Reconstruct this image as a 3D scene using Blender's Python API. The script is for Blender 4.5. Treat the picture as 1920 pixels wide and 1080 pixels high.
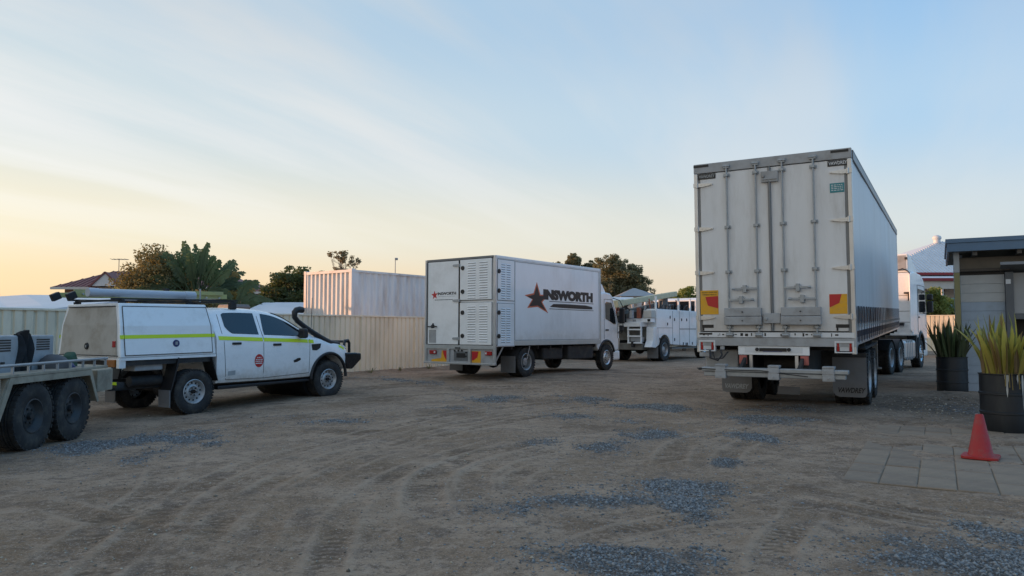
import bpy, bmesh, math, random
import numpy as np
from mathutils import Vector, Matrix, Euler

for o in list(bpy.data.objects):
    bpy.data.objects.remove(o, do_unlink=True)
scene = bpy.context.scene
COL = scene.collection
R = math.radians

# ------------------------------------------------------------------ camera
cam_data = bpy.data.cameras.new('camera')
cam_data.sensor_width = 36.0
cam_data.lens = 36.0 * 1385.0 / 1920.0
cam_data.clip_start = 0.1
cam_data.clip_end = 5000
cam = bpy.data.objects.new('camera', cam_data)
COL.objects.link(cam)
cam.location = (0, 0, 1.38)
cam.rotation_euler = (R(90 + 3.18), 0, 0)
scene.camera = cam

# ------------------------------------------------------------------ sky and sun
SUN_AZ, SUN_EL = -83.0, 3.2           # degrees right of the view axis, degrees up
world = bpy.data.worlds.new('World')
scene.world = world
world.use_nodes = True
wn, wl = world.node_tree.nodes, world.node_tree.links
wn.clear()
w_out = wn.new('ShaderNodeOutputWorld')
w_bg = wn.new('ShaderNodeBackground')
sky = wn.new('ShaderNodeTexSky')
sky.sky_type = 'NISHITA'
sky.sun_disc = False
sky.sun_elevation = R(SUN_EL)
sky.sun_rotation = R(SUN_AZ)
sky.altitude = 50
sky.air_density = 1.0
sky.dust_density = 2.2
sky.ozone_density = 1.6
w_bg.inputs['Strength'].default_value = 0.15
# thin high cloud: streaks laid out on a flat layer overhead
tc = wn.new('ShaderNodeTexCoord')
sep = wn.new('ShaderNodeSeparateXYZ')
wl.new(tc.outputs['Generated'], sep.inputs[0])
def wmath(op, a, b=None, c=None, clamp=False):
    n = wn.new('ShaderNodeMath'); n.operation = op; n.use_clamp = clamp
    for i, v in enumerate((a, b, c)):
        if v is None: continue
        if isinstance(v, (int, float)): n.inputs[i].default_value = v
        else: wl.new(v, n.inputs[i])
    return n.outputs[0]
zc = wmath('MAXIMUM', sep.outputs['Z'], 0.0)
zd = wmath('ADD', zc, 0.07)
cx = wmath('DIVIDE', sep.outputs['X'], zd)
cy = wmath('DIVIDE', sep.outputs['Y'], zd)
comb = wn.new('ShaderNodeCombineXYZ')
wl.new(cx, comb.inputs[0]); wl.new(cy, comb.inputs[1])
mp0 = wn.new('ShaderNodeMapping')
mp0.inputs['Rotation'].default_value = (0, 0, R(27))
wl.new(comb.outputs[0], mp0.inputs['Vector'])
mp = wn.new('ShaderNodeMapping')
mp.inputs['Scale'].default_value = (1.0, 0.20, 1)
mp.inputs['Location'].default_value = (1.9, 0.35, 0)
wl.new(mp0.outputs[0], mp.inputs['Vector'])
nz = wn.new('ShaderNodeTexNoise')
nz.inputs['Scale'].default_value = 1.5
nz.inputs['Detail'].default_value = 6
nz.inputs['Roughness'].default_value = 0.52
nz.inputs['Distortion'].default_value = 0.35
wl.new(mp.outputs[0], nz.inputs['Vector'])
ramp = wn.new('ShaderNodeMapRange')
ramp.interpolation_type = 'SMOOTHSTEP'
ramp.inputs['From Min'].default_value = 0.36
ramp.inputs['From Max'].default_value = 0.64
wl.new(nz.outputs['Fac'], ramp.inputs['Value'])
cl_fac = wmath('MULTIPLY', ramp.outputs[0], 0.85)
# evening air: warm and pale near the horizon and towards the sun, blue overhead
sdir = wn.new('ShaderNodeVectorMath'); sdir.operation = 'DOT_PRODUCT'
hflat = wn.new('ShaderNodeCombineXYZ'); wl.new(sep.outputs['X'], hflat.inputs[0]); wl.new(sep.outputs['Y'], hflat.inputs[1])
hn = wn.new('ShaderNodeVectorMath'); hn.operation = 'NORMALIZE'; wl.new(hflat.outputs[0], hn.inputs[0])
wl.new(hn.outputs[0], sdir.inputs[0]); sdir.inputs[1].default_value = (math.sin(R(SUN_AZ)), math.cos(R(SUN_AZ)), 0)
side_t = wmath('MULTIPLY_ADD', sdir.outputs['Value'], .5, .5, clamp=True)
sw = wn.new('ShaderNodeFloatCurve'); wl.new(side_t, sw.inputs['Value'])
cv_ = sw.mapping.curves[0]
cv_.points[0].location = (0, 0); cv_.points[1].location = (1, 1)
for q_ in ((.12, .10), (.265, .42), (.56, .72), (.84, .90)): cv_.points.new(*q_)
sw.mapping.update()
sunward = sw.outputs[0]
def wramp(stops):
    r = wn.new('ShaderNodeValToRGB'); r.color_ramp.interpolation = 'EASE'
    els = r.color_ramp.elements
    while len(els) < len(stops): els.new(.5)
    for e_, (p_, c_) in zip(els, stops): e_.position = p_; e_.color = (*c_, 1)
    wl.new(zc, r.inputs[0]); return r.outputs[0]
warm = wramp([(0, (1.03, .69, .35)), (.055, (1.02, .76, .44)), (.12, (.95, .83, .60)), (.257, (.67, .72, .70)), (.405, (.51, .63, .70)), (1, (.40, .55, .74))])
cool = wramp([(0, (.33, .48, .66)), (.055, (.37, .54, .74)), (.12, (.36, .58, .84)), (.257, (.20, .52, .92)), (.405, (.10, .42, .90)), (1, (.27, .49, .84))])
grad = wn.new('ShaderNodeMixRGB'); wl.new(sunward, grad.inputs['Fac']); wl.new(cool, grad.inputs['Color1']); wl.new(warm, grad.inputs['Color2'])
gsc = wn.new('ShaderNodeVectorMath'); gsc.operation = 'SCALE'; wl.new(grad.outputs[0], gsc.inputs[0]); gsc.inputs['Scale'].default_value = 0.85 / 0.15
nsc = wn.new('ShaderNodeVectorMath'); nsc.operation = 'SCALE'; wl.new(sky.outputs[0], nsc.inputs[0]); nsc.inputs['Scale'].default_value = 0.35
gain = wn.new('ShaderNodeVectorMath'); gain.operation = 'ADD'
wl.new(gsc.outputs[0], gain.inputs[0]); wl.new(nsc.outputs[0], gain.inputs[1])
bw = wn.new('ShaderNodeRGBToBW'); wl.new(gain.outputs[0], bw.inputs[0])
lum = wmath('MULTIPLY', bw.outputs[0], 1.20)
tint = wn.new('ShaderNodeMixRGB'); tint.blend_type = 'MULTIPLY'
tint.inputs['Fac'].default_value = 1.0
tint.inputs['Color2'].default_value = (1.0, 1.0, 0.99, 1)
wl.new(lum, tint.inputs['Color1'])
mixc = wn.new('ShaderNodeMixRGB')
lowfade = wn.new('ShaderNodeMapRange'); lowfade.interpolation_type = 'SMOOTHSTEP'
lowfade.inputs['From Min'].default_value = .06; lowfade.inputs['From Max'].default_value = .26
wl.new(zc, lowfade.inputs['Value'])
wl.new(wmath('MULTIPLY', wmath('MULTIPLY', cl_fac, wmath('POWER', sunward, 1.3)), lowfade.outputs[0]), mixc.inputs['Fac'])
wl.new(gain.outputs[0], mixc.inputs['Color1'])
wl.new(tint.outputs[0], mixc.inputs['Color2'])
wl.new(mixc.outputs[0], w_bg.inputs['Color'])
wl.new(w_bg.outputs[0], w_out.inputs['Surface'])

sun_data = bpy.data.lights.new('sun', 'SUN')
sun_data.energy = 4.2
sun_data.angle = R(0.6)
sun_data.color = (1.0, 0.52, 0.28)
sun = bpy.data.objects.new('sun', sun_data)
COL.objects.link(sun)
_s = Vector((math.sin(R(SUN_AZ)) * math.cos(R(SUN_EL)), math.cos(R(SUN_AZ)) * math.cos(R(SUN_EL)), math.sin(R(SUN_EL))))
sun.rotation_euler = (-_s).to_track_quat('-Z', 'Y').to_euler()
sun.location = _s * 200

scene.view_settings.view_transform = 'Standard'
scene.view_settings.look = 'None'
scene.view_settings.gamma = 1
scene.view_settings.use_curve_mapping = False
scene.view_settings.exposure = 0.18
scene.render.resolution_x, scene.render.resolution_y = 1024, 576

# ------------------------------------------------------------------ helpers
rng = random.Random(7)

def tag(o, label=None, cat=None, group=None, kind=None):
    if label: o['label'] = label
    if cat: o['category'] = cat
    if group: o['group'] = group
    if kind: o['kind'] = kind
    return o

def thing(name, label, cat, loc=(0, 0, 0), heading=0, pitch=0, group=None):
    o = bpy.data.objects.new(name, None)
    o.empty_display_size = 0.3
    COL.objects.link(o)
    o.location = loc
    o.rotation_euler = (R(pitch), 0, R(-heading))
    return tag(o, label, cat, group)

def copy_tree(o, parent=None):
    kids = list(o.children)
    c = o.copy(); COL.objects.link(c)
    if parent is not None:
        c.parent = parent; c.matrix_parent_inverse = Matrix.Identity(4)
    for k in kids: copy_tree(k, c)
    return c

class MB:
    """collects faces, then builds one mesh object"""
    def __init__(s): s.v = []; s.f = []
    def add(s, vs, fs):
        n = len(s.v); s.v.extend([tuple(v) for v in vs]); s.f.extend([tuple(n + i for i in f) for f in fs]); return s
    def box(s, x0, x1, y0, y1, z0, z1, M=None):
        vs = [Vector((x, y, z)) for z in (z0, z1) for y in (y0, y1) for x in (x0, x1)]
        if M is not None: vs = [M @ v for v in vs]
        return s.add(vs, [(0, 2, 3, 1), (4, 5, 7, 6), (0, 1, 5, 4), (2, 6, 7, 3), (0, 4, 6, 2), (1, 3, 7, 5)])
    def bar(s, p, q, w, h, up=(0, 0, 1)):
        """square bar from p to q, w across, h along up"""
        p = Vector(p); q = Vector(q); d = (q - p).normalized(); u = Vector(up)
        if abs(d.dot(u)) > .98: u = Vector((0, 1, 0))
        r = d.cross(u).normalized(); u = r.cross(d)
        vs = [e + r * (a * w / 2) + u * (b * h / 2) for e in (p, q) for b in (-1, 1) for a in (-1, 1)]
        return s.add(vs, [(0, 1, 3, 2), (4, 6, 7, 5), (0, 4, 5, 1), (2, 3, 7, 6), (0, 2, 6, 4), (1, 5, 7, 3)])
    def cyl(s, p, q, r0, r1=None, n=14, caps=True):
        if r1 is None: r1 = r0
        p = Vector(p); q = Vector(q); d = (q - p).normalized()
        a = Vector((0, 0, 1)) if abs(d.z) < .9 else Vector((1, 0, 0))
        u = d.cross(a).normalized(); w = d.cross(u)
        vs = []
        for e, r in ((p, r0), (q, r1)):
            for k in range(n):
                t = 2 * math.pi * k / n
                vs.append(e + u * (r * math.cos(t)) + w * (r * math.sin(t)))
        fs = [(k, (k + 1) % n, n + (k + 1) % n, n + k) for k in range(n)]
        if caps: fs += [tuple(range(n - 1, -1, -1)), tuple(range(n, 2 * n))]
        return s.add(vs, fs)
    def tube(s, pts, r, n=8, caps=True):
        pts = [Vector(p) for p in pts]; m = len(pts)
        rs = r if isinstance(r, (list, tuple)) else [r] * m
        ref = None; vs = []
        for i, p in enumerate(pts):
            d = (pts[min(i + 1, m - 1)] - pts[max(i - 1, 0)]).normalized()
            if ref is None:
                ref = Vector((0, 0, 1)) if abs(d.z) < .9 else Vector((1, 0, 0))
            u = (ref - d * ref.dot(d)).normalized(); ref = u; w = d.cross(u)
            for k in range(n):
                t = 2 * math.pi * k / n
                vs.append(p + (u * math.cos(t) + w * math.sin(t)) * rs[i])
        fs = [(i * n + k, i * n + (k + 1) % n, (i + 1) * n + (k + 1) % n, (i + 1) * n + k) for i in range(m - 1) for k in range(n)]
        if caps: fs += [tuple(range(n - 1, -1, -1)), tuple(range((m - 1) * n, m * n))]
        return s.add(vs, fs)
    def lathe(s, prof, c=(0, 0, 0), axis='z', n=32, closed=False):
        """prof: (radius, height) pairs round an axis through c"""
        c = Vector(c); vs = []
        for r, h in prof:
            for k in range(n):
                t = 2 * math.pi * k / n; a, b = r * math.cos(t), r * math.sin(t)
                v = {'z': (a, b, h), 'x': (h, a, b), 'y': (b, h, a)}[axis]
                vs.append(c + Vector(v))
        m = len(prof)
        rows = m if closed else m - 1
        fs = [(i * n + k, i * n + (k + 1) % n, ((i + 1) % m) * n + (k + 1) % n, ((i + 1) % m) * n + k) for i in range(rows) for k in range(n)]
        return s.add(vs, fs)
    def prism(s, poly, a0, a1, axis='x'):
        """poly of 2d points extruded along axis (x: poly is y,z; y: poly is x,z; z: poly is x,y)"""
        n = len(poly)
        def P(p, a): return {'x': (a, p[0], p[1]), 'y': (p[0], a, p[1]), 'z': (p[0], p[1], a)}[axis]
        vs = [P(p, a0) for p in poly] + [P(p, a1) for p in poly]
        fs = [(k, (k + 1) % n, n + (k + 1) % n, n + k) for k in range(n)]
        fs += [tuple(range(n - 1, -1, -1)), tuple(range(n, 2 * n))]
        return s.add(vs, fs)
    def grid(s, rows):
        """rows of equal length lists of points"""
        m, n = len(rows), len(rows[0])
        return s.add([p for r in rows for p in r], [(i * n + j, i * n + j + 1, (i + 1) * n + j + 1, (i + 1) * n + j) for i in range(m - 1) for j in range(n - 1)])
    def ico(s, c, r, sub=1, sc=(1, 1, 1), jit=0, rnd=None):
        bm = bmesh.new(); bmesh.ops.create_icosphere(bm, subdivisions=sub, radius=1)
        vs = [Vector(c) + Vector((v.co.x * sc[0], v.co.y * sc[1], v.co.z * sc[2])) * r * (1 + (rnd.uniform(-jit, jit) if rnd else 0)) for v in bm.verts]
        bm.verts.index_update()
        fs = [[v.index for v in f.verts] for f in bm.faces]; bm.free()
        return s.add(vs, fs)
    def mesh(s, name, mat, smooth=None):
        me = bpy.data.meshes.new(name)
        me.from_pydata(s.v, [], s.f)
        bm = bmesh.new(); bm.from_mesh(me)
        bmesh.ops.recalc_face_normals(bm, faces=bm.faces); bm.to_mesh(me); bm.free()
        if mat is not None: me.materials.append(M[mat] if isinstance(mat, str) else mat)
        if smooth:
            me.polygons.foreach_set('use_smooth', [True] * len(me.polygons))
            if smooth < 180: me.set_sharp_from_angle(angle=R(smooth))
        me.update()
        return me
    def build(s, name, mat, parent=None, smooth=None, bevel=0, loc=None, rot=None):
        o = bpy.data.objects.new(name, s.mesh(name, mat, smooth))
        COL.objects.link(o)
        if parent is not None: o.parent = parent
        if loc is not None: o.location = loc
        if rot is not None: o.rotation_euler = rot
        if bevel:
            b = o.modifiers.new('edge', 'BEVEL'); b.width = bevel; b.segments = 2; b.limit_method = 'ANGLE'; b.angle_limit = R(40)
        return o

def inst(src, parent=None, loc=None, rot=None, name=None, scale=None):
    """another object sharing the mesh of src"""
    o = bpy.data.objects.new(name or src.name.split('.')[0], src.data)
    COL.objects.link(o)
    for m in src.modifiers:
        if m.type == 'BEVEL':
            b = o.modifiers.new('edge', 'BEVEL'); b.width = m.width; b.segments = m.segments; b.limit_method = 'ANGLE'; b.angle_limit = m.angle_limit
    if parent is not None: o.parent = parent
    if loc is not None: o.location = loc
    if rot is not None: o.rotation_euler = rot
    if scale is not None: o.scale = scale
    return o

def text_mesh(name, body, size, mat, parent, M4, depth=0.002, bold=0.0, shear=0.0, align='CENTER', width=None):
    """flat lettering; M4 places its x-right / y-up plane"""
    cu = bpy.data.curves.new(name, 'FONT')
    cu.body = body; cu.size = size; cu.extrude = depth; cu.offset = bold; cu.shear = shear
    cu.align_x = align; cu.align_y = 'CENTER'; cu.resolution_u = 3
    tmp = bpy.data.objects.new(name, cu); COL.objects.link(tmp)
    bpy.context.view_layer.update()
    me = bpy.data.meshes.new_from_object(tmp.evaluated_get(bpy.context.evaluated_depsgraph_get()))
    bpy.data.objects.remove(tmp, do_unlink=True)
    if width:
        xs = [v.co.x for v in me.vertices]; k = width / (max(xs) - min(xs))
        for v in me.vertices: v.co.x *= k
    me.materials.clear(); me.materials.append(M[mat])
    me.transform(M4)
    o = bpy.data.objects.new(name, me); COL.objects.link(o)
    if parent is not None: o.parent = parent
    return o

def plane_M(origin, right, up):
    r = Vector(right).normalized(); u = Vector(up).normalized(); n = r.cross(u)
    return Matrix(((r.x, u.x, n.x, origin[0]), (r.y, u.y, n.y, origin[1]), (r.z, u.z, n.z, origin[2]), (0, 0, 0, 1)))

# ------------------------------------------------------------------ materials
M = {}
def mat(name, col, rough=.5, metal=0.0, var=.08, scale=3.0, bump=0.0, bscale=40.0, dirt=None, damt=0.0, dscale=2.0, coat=0.0, stretch=(1, 1, 1), spec=.5, low=None):
    m = bpy.data.materials.new(name); m.use_nodes = True
    nt = m.node_tree; n = nt.nodes; l = nt.links
    p = n['Principled BSDF']
    p.inputs['Roughness'].default_value = rough
    p.inputs['Metallic'].default_value = metal
    p.inputs['Coat Weight'].default_value = coat
    p.inputs['Specular IOR Level'].default_value = spec
    t = n.new('ShaderNodeTexCoord')
    mpn = n.new('ShaderNodeMapping'); mpn.inputs['Scale'].default_value = stretch
    l.new(t.outputs['Object'], mpn.inputs['Vector'])
    nz = n.new('ShaderNodeTexNoise'); nz.inputs['Scale'].default_value = scale
    nz.inputs['Detail'].default_value = 5; nz.inputs['Roughness'].default_value = .6
    l.new(mpn.outputs[0], nz.inputs['Vector'])
    mr = n.new('ShaderNodeMapRange')
    mr.inputs['From Min'].default_value = .3; mr.inputs['From Max'].default_value = .7
    mr.inputs['To Min'].default_value = 1 - var; mr.inputs['To Max'].default_value = 1 + var
    l.new(nz.outputs['Fac'], mr.inputs['Value'])
    mx = n.new('ShaderNodeVectorMath'); mx.operation = 'SCALE'
    mx.inputs[0].default_value = col[:3]
    l.new(mr.outputs[0], mx.inputs['Scale'])
    out = mx.outputs[0]
    if dirt is not None:
        nd = n.new('ShaderNodeTexNoise'); nd.inputs['Scale'].default_value = dscale
        nd.inputs['Detail'].default_value = 8; nd.inputs['Roughness'].default_value = .68
        l.new(mpn.outputs[0], nd.inputs['Vector'])
        dr = n.new('ShaderNodeMapRange'); dr.interpolation_type = 'SMOOTHSTEP'
        dr.inputs['From Min'].default_value = .42; dr.inputs['From Max'].default_value = .72
        dr.inputs['To Max'].default_value = damt
        l.new(nd.outputs['Fac'], dr.inputs['Value'])
        dm = n.new('ShaderNodeMix'); dm.data_type = 'RGBA'
        l.new(dr.outputs[0], dm.inputs['Factor'])
        l.new(out, dm.inputs['A']); dm.inputs['B'].default_value = (*dirt[:3], 1)
        out = dm.outputs['Result']
    if low is not None:      # road dust thrown up on the lowest part
        z0, z1, lc, la = low
        sz = n.new('ShaderNodeSeparateXYZ'); l.new(t.outputs['Object'], sz.inputs[0])
        nl = n.new('ShaderNodeTexNoise'); nl.inputs['Scale'].default_value = 5; nl.inputs['Detail'].default_value = 8; nl.inputs['Roughness'].default_value = .7
        l.new(t.outputs['Object'], nl.inputs['Vector'])
        zz = n.new('ShaderNodeMath'); zz.operation = 'MULTIPLY_ADD'; l.new(nl.outputs['Fac'], zz.inputs[0]); zz.inputs[1].default_value = (z1 - z0) * 1.4; l.new(sz.outputs['Z'], zz.inputs[2])
        lr = n.new('ShaderNodeMapRange'); lr.interpolation_type = 'SMOOTHSTEP'
        lr.inputs['From Min'].default_value = z1 + (z1 - z0) * .7; lr.inputs['From Max'].default_value = z0 + (z1 - z0) * .5
        lr.inputs['To Max'].default_value = la; l.new(zz.outputs[0], lr.inputs['Value'])
        lm = n.new('ShaderNodeMix'); lm.data_type = 'RGBA'; l.new(lr.outputs[0], lm.inputs['Factor']); l.new(out, lm.inputs['A']); lm.inputs['B'].default_value = (*lc, 1)
        out = lm.outputs['Result']
    l.new(out, p.inputs['Base Color'])
    rr = n.new('ShaderNodeMapRange')
    rr.inputs['To Min'].default_value = max(.02, rough * .82); rr.inputs['To Max'].default_value = min(1, rough * 1.2)
    l.new(nz.outputs['Fac'], rr.inputs['Value']); l.new(rr.outputs[0], p.inputs['Roughness'])
    if bump:
        nb = n.new('ShaderNodeTexNoise'); nb.inputs['Scale'].default_value = bscale; nb.inputs['Detail'].default_value = 4
        l.new(mpn.outputs[0], nb.inputs['Vector'])
        bp = n.new('ShaderNodeBump'); bp.inputs['Strength'].default_value = bump; bp.inputs['Distance'].default_value = .01
        l.new(nb.outputs['Fac'], bp.inputs['Height']); l.new(bp.outputs[0], p.inputs['Normal'])
    M[name] = m
    return m

DUST = (.26, .22, .17)
mat('white_paint', (.85, .86, .86), .32, var=.04, dirt=DUST, damt=.25, dscale=3, coat=.3)
mat('ute_paint', (.86, .865, .87), .28, var=.04, dirt=DUST, damt=.2, dscale=3, coat=.4, low=(.45, .80, (.36, .29, .21), .7))
mat('box_paint', (.86, .87, .88), .3, var=.03, dirt=(.40, .38, .35), damt=.25, dscale=1.2, coat=.4, stretch=(1, 1, .4), low=(.85, 1.35, (.45, .40, .33), .45))
mat('white_body', (.83, .845, .855), .3, var=.03, dirt=(.40, .38, .35), damt=.25, dscale=1.6, coat=.4)
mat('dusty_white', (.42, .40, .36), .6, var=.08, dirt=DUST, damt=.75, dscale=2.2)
mat('trailer_door', (.71, .71, .71), .42, var=.06, scale=1.2, dirt=(.36, .33, .29), damt=.45, dscale=1.8, stretch=(1.6, 1, .3), low=(1.3, 2.1, (.38, .34, .29), .45))
mat('curtain', (.66, .665, .67), .42, var=.05, scale=1.0, bump=.2, bscale=1.3, dirt=(.42, .40, .37), damt=.35, dscale=.9, stretch=(1, 1, .35))
mat('aluminium', (.55, .56, .57), .38, metal=.85, var=.1)
mat('galvanised', (.34, .36, .375), .5, metal=.5, var=.15, scale=9)
mat('grey_rail', (.17, .18, .19), .4, metal=.4, var=.1)
mat('dark_steel', (.022, .022, .024), .7, var=.3, dirt=(.10, .085, .065), damt=.35, dscale=5)
mat('black_plastic', (.014, .014, .016), .5, var=.2)
mat('black_gloss', (.01, .01, .012), .25, var=.2)
mat('rubber', (.022, .022, .023), .85, var=.25, dirt=(.11, .095, .075), damt=.55, dscale=6, bump=.3, bscale=60)
mat('rim_steel', (.40, .41, .42), .42, metal=.5, var=.15, dirt=(.16, .13, .10), damt=.6, dscale=7)
mat('rim_dark', (.045, .05, .055), .55, metal=.3, var=.2, dirt=(.12, .10, .08), damt=.5, dscale=8)
mat('rim_alloy', (.62, .63, .64), .3, metal=.8, var=.1, dirt=(.16, .13, .10), damt=.3, dscale=7)
mat('glass_dark', (.012, .016, .02), .06, var=.1, spec=.8)
mat('lens_red', (.34, .015, .015), .25, var=.1)
mat('lens_red_pale', (.42, .12, .10), .35, var=.2)
mat('lens_amber', (.30, .11, .02), .3, var=.2)
mat('lens_clear', (.55, .56, .57), .2, var=.1)
mat('reflect_yellow', (.72, .36, .012), .35, var=.08, dirt=DUST, damt=.3, dscale=9)
mat('reflect_red', (.48, .015, .02), .35, var=.08)
mat('hivis', (.62, .78, .02), .4, var=.04)
mat('decal_black', (.010, .010, .011), .45, var=.1)
mat('decal_white', (.66, .67, .68), .45, var=.05)
mat('decal_teal', (.03, .22, .25), .45, var=.1)
mat('decal_red', (.50, .03, .03), .4, var=.1)
mat('decal_orange', (.62, .13, .06), .4, var=.15)
mat('decal_grey', (.34, .36, .37), .5, var=.1)
mat('decal_blue', (.02, .03, .12), .45, var=.1)
mat('flap_grey', (.17, .17, .175), .75, var=.15, dirt=(.17, .145, .115), damt=.4, dscale=5)
mat('strap', (.014, .016, .028), .55, var=.25)
mat('beige_paint', (.35, .305, .23), .6, var=.1, dirt=(.16, .13, .10), damt=.7, dscale=4)
mat('beige_dark', (.17, .165, .15), .7, var=.15, dirt=(.10, .085, .06), damt=.6, dscale=5)
mat('machine_grey', (.36, .37, .38), .55, var=.1, dirt=(.16, .14, .12), damt=.5, dscale=4)
mat('cloth_black', (.012, .012, .014), .9, var=.3, bump=.5, bscale=14)
mat('cloth_grey', (.10, .10, .105), .9, var=.3, bump=.5, bscale=14)
mat('bag_green', (.035, .085, .05), .8, var=.2, bump=.4, bscale=15)
mat('fence_cream', (.80, .70, .53), .55, var=.05, scale=.8, dirt=(.34, .29, .21), damt=.4, dscale=1.4, stretch=(1, 1, .3))
mat('fence_post', (.80, .71, .55), .55, var=.05, dirt=(.34, .29, .21), damt=.35, dscale=2)
mat('container', (.68, .68, .67), .55, var=.07, dirt=(.33, .22, .15), damt=.55, dscale=2.2, stretch=(1, 1, .22))
mat('roof_maroon', (.17, .055, .055), .6, var=.12, scale=1)
mat('roof_white', (.62, .64, .67), .5, var=.07, scale=.8)
mat('roof_grey', (.24, .26, .28), .5, var=.08)
mat('trim_red', (.23, .02, .025), .5)
mat('trim_cream', (.52, .50, .46), .6)
mat('wall_white', (.58, .58, .58), .7, var=.06)
mat('wall_brick', (.28, .19, .14), .85, var=.15, scale=8)
mat('wall_block', (.37, .43, .50), .85, var=.07, scale=4, bump=.4, bscale=90, dirt=(.22, .23, .22), damt=.5, dscale=1.5)
mat('wall_block_grey', (.48, .48, .465), .85, var=.07, scale=4, bump=.4, bscale=90)
mat('fascia_blue', (.095, .165, .25), .45, var=.06)
mat('post_olive', (.27, .235, .10), .6, var=.1, dirt=(.18, .16, .10), damt=.5, dscale=3)
mat('post_pale', (.40, .40, .38), .6, var=.1)
mat('timber_dark', (.10, .085, .07), .8, var=.2)
mat('soffit', (.20, .17, .13), .8, var=.15)
mat('metal_dark_grey', (.12, .125, .13), .6, var=.1)
mat('panel_grey', (.36, .36, .355), .7, var=.06)
mat('cone_red', (.36, .014, .014), .55, var=.1, dirt=(.18, .09, .07), damt=.45, dscale=9)
mat('drum_black', (.010, .013, .018), .5, var=.25, dirt=(.05, .06, .055), damt=.35, dscale=4, stretch=(1, 1, .3))
mat('paint_drip', (.42, .42, .40), .6)
mat('soil', (.06, .045, .03), .95, var=.3, scale=20, bump=1, bscale=30)
mat('pole_wood', (.55, .50, .33), .7, var=.12, scale=5)
mat('boom_orange', (.30, .09, .05), .6, var=.2)
mat('conduit_grey', (.44, .47, .52), .4, var=.05)
mat('ladder_yellow', (.40, .38, .14), .6, var=.1, dirt=DUST, damt=.5, dscale=5)
mat('railing_blue', (.10, .28, .33), .5)
mat('exhaust', (.50, .48, .44), .4, metal=.6)
mat('stone', (.13, .15, .17), .85, var=.35, scale=25)
mat('clod', (.10, .085, .065), .95, var=.3, scale=25)
mat('bark', (.10, .075, .055), .9, var=.25, scale=10, bump=.6, bscale=25)
mat('bark_pale', (.26, .22, .17), .9, var=.25, scale=10)
def leafmat(name, col, var=.35, trans=.38):
    m = mat(name, col, .6, var=var, scale=1.3)
    n = m.node_tree.nodes; l = m.node_tree.links; p = n['Principled BSDF']
    tr = n.new('ShaderNodeBsdfTranslucent'); tr.inputs['Color'].default_value = (col[0] * 1.6, col[1] * 1.5, col[2], 1)
    ms = n.new('ShaderNodeMixShader'); ms.inputs[0].default_value = trans
    l.new(p.outputs[0], ms.inputs[1]); l.new(tr.outputs[0], ms.inputs[2])
    l.new(ms.outputs[0], n['Material Output'].inputs['Surface'])
leafmat('leaf_brown', (0.183, 0.165, 0.079))
leafmat('leaf_olive', (0.140, 0.140, 0.061))
leafmat('leaf_dark', (0.085, 0.116, 0.051))
leafmat('leaf_palm', (0.091, 0.140, 0.079))
leafmat('leaf_palm_dry', (0.268, 0.207, 0.073))
leafmat('leaf_gum', (0.183, 0.177, 0.104))
leafmat('leaf_gum_pale', (0.244, 0.207, 0.134))
leafmat('leaf_bright', (0.207, 0.244, 0.073))
leafmat('leaf_snake_dark', (0.063, 0.071, 0.032))
leafmat('leaf_snake_yellow', (0.441, 0.389, 0.095))
leafmat('leaf_snake_brown', (0.231, 0.158, 0.074))
leafmat('leaf_snake_green', (0.231, 0.242, 0.079))

def gz(x, y):
    """height of the yard"""
    z = 0.12 * math.exp(-(((x - 1.2) ** 2) / 14 + ((y - 21.8) ** 2) / 14))
    z -= 0.11 * math.exp(-(((x + 6.4) ** 2) / 9 + ((y - 11.5) ** 2) / 34))
    z += 0.16 * math.exp(-(((x - 8.6) ** 2) / 1.6 + ((y - 14.4) ** 2) / 2.0))
    t = min(max((y - 36) / 10, 0), 1)
    return z + .3 * t * t
# ------------------------------------------------------------------ ground
def steps(stops):
    """coordinate list from (value, spacing) stops"""
    out = [stops[0][0]]
    for (a, s0), (b, s1) in zip(stops, stops[1:]):
        x = a; s = s0
        while x < b - 1e-6:
            t = (x - a) / (b - a); s = s0 * (s1 / s0) ** t
            x = min(x + s, b); out.append(x)
    return np.array(out)

def vnoise(x, y, seed=0):
    """smooth value noise on arrays"""
    xi = np.floor(x).astype(np.int64); yi = np.floor(y).astype(np.int64)
    fx = x - xi; fy = y - yi
    fx = fx * fx * (3 - 2 * fx); fy = fy * fy * (3 - 2 * fy)
    def h(a, b):
        n = (a * 374761393 + b * 668265263 + seed * 974711) & 0xffffffff
        n = ((n ^ (n >> 13)) * 1274126177) & 0xffffffff
        return ((n ^ (n >> 16)) & 0xffff) / 65535.0
    return (h(xi, yi) * (1 - fx) + h(xi + 1, yi) * fx) * (1 - fy) + (h(xi, yi + 1) * (1 - fx) + h(xi + 1, yi + 1) * fx) * fy

def fbm(x, y, seed=0, o=4):
    s = 0; a = .5
    for i in range(o):
        s = s + a * vnoise(x, y, seed + i * 17); x = x * 2.03 + 1.7; y = y * 2.03 - 3.1; a *= .5
    return s / (1 - .5 ** o)

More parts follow.
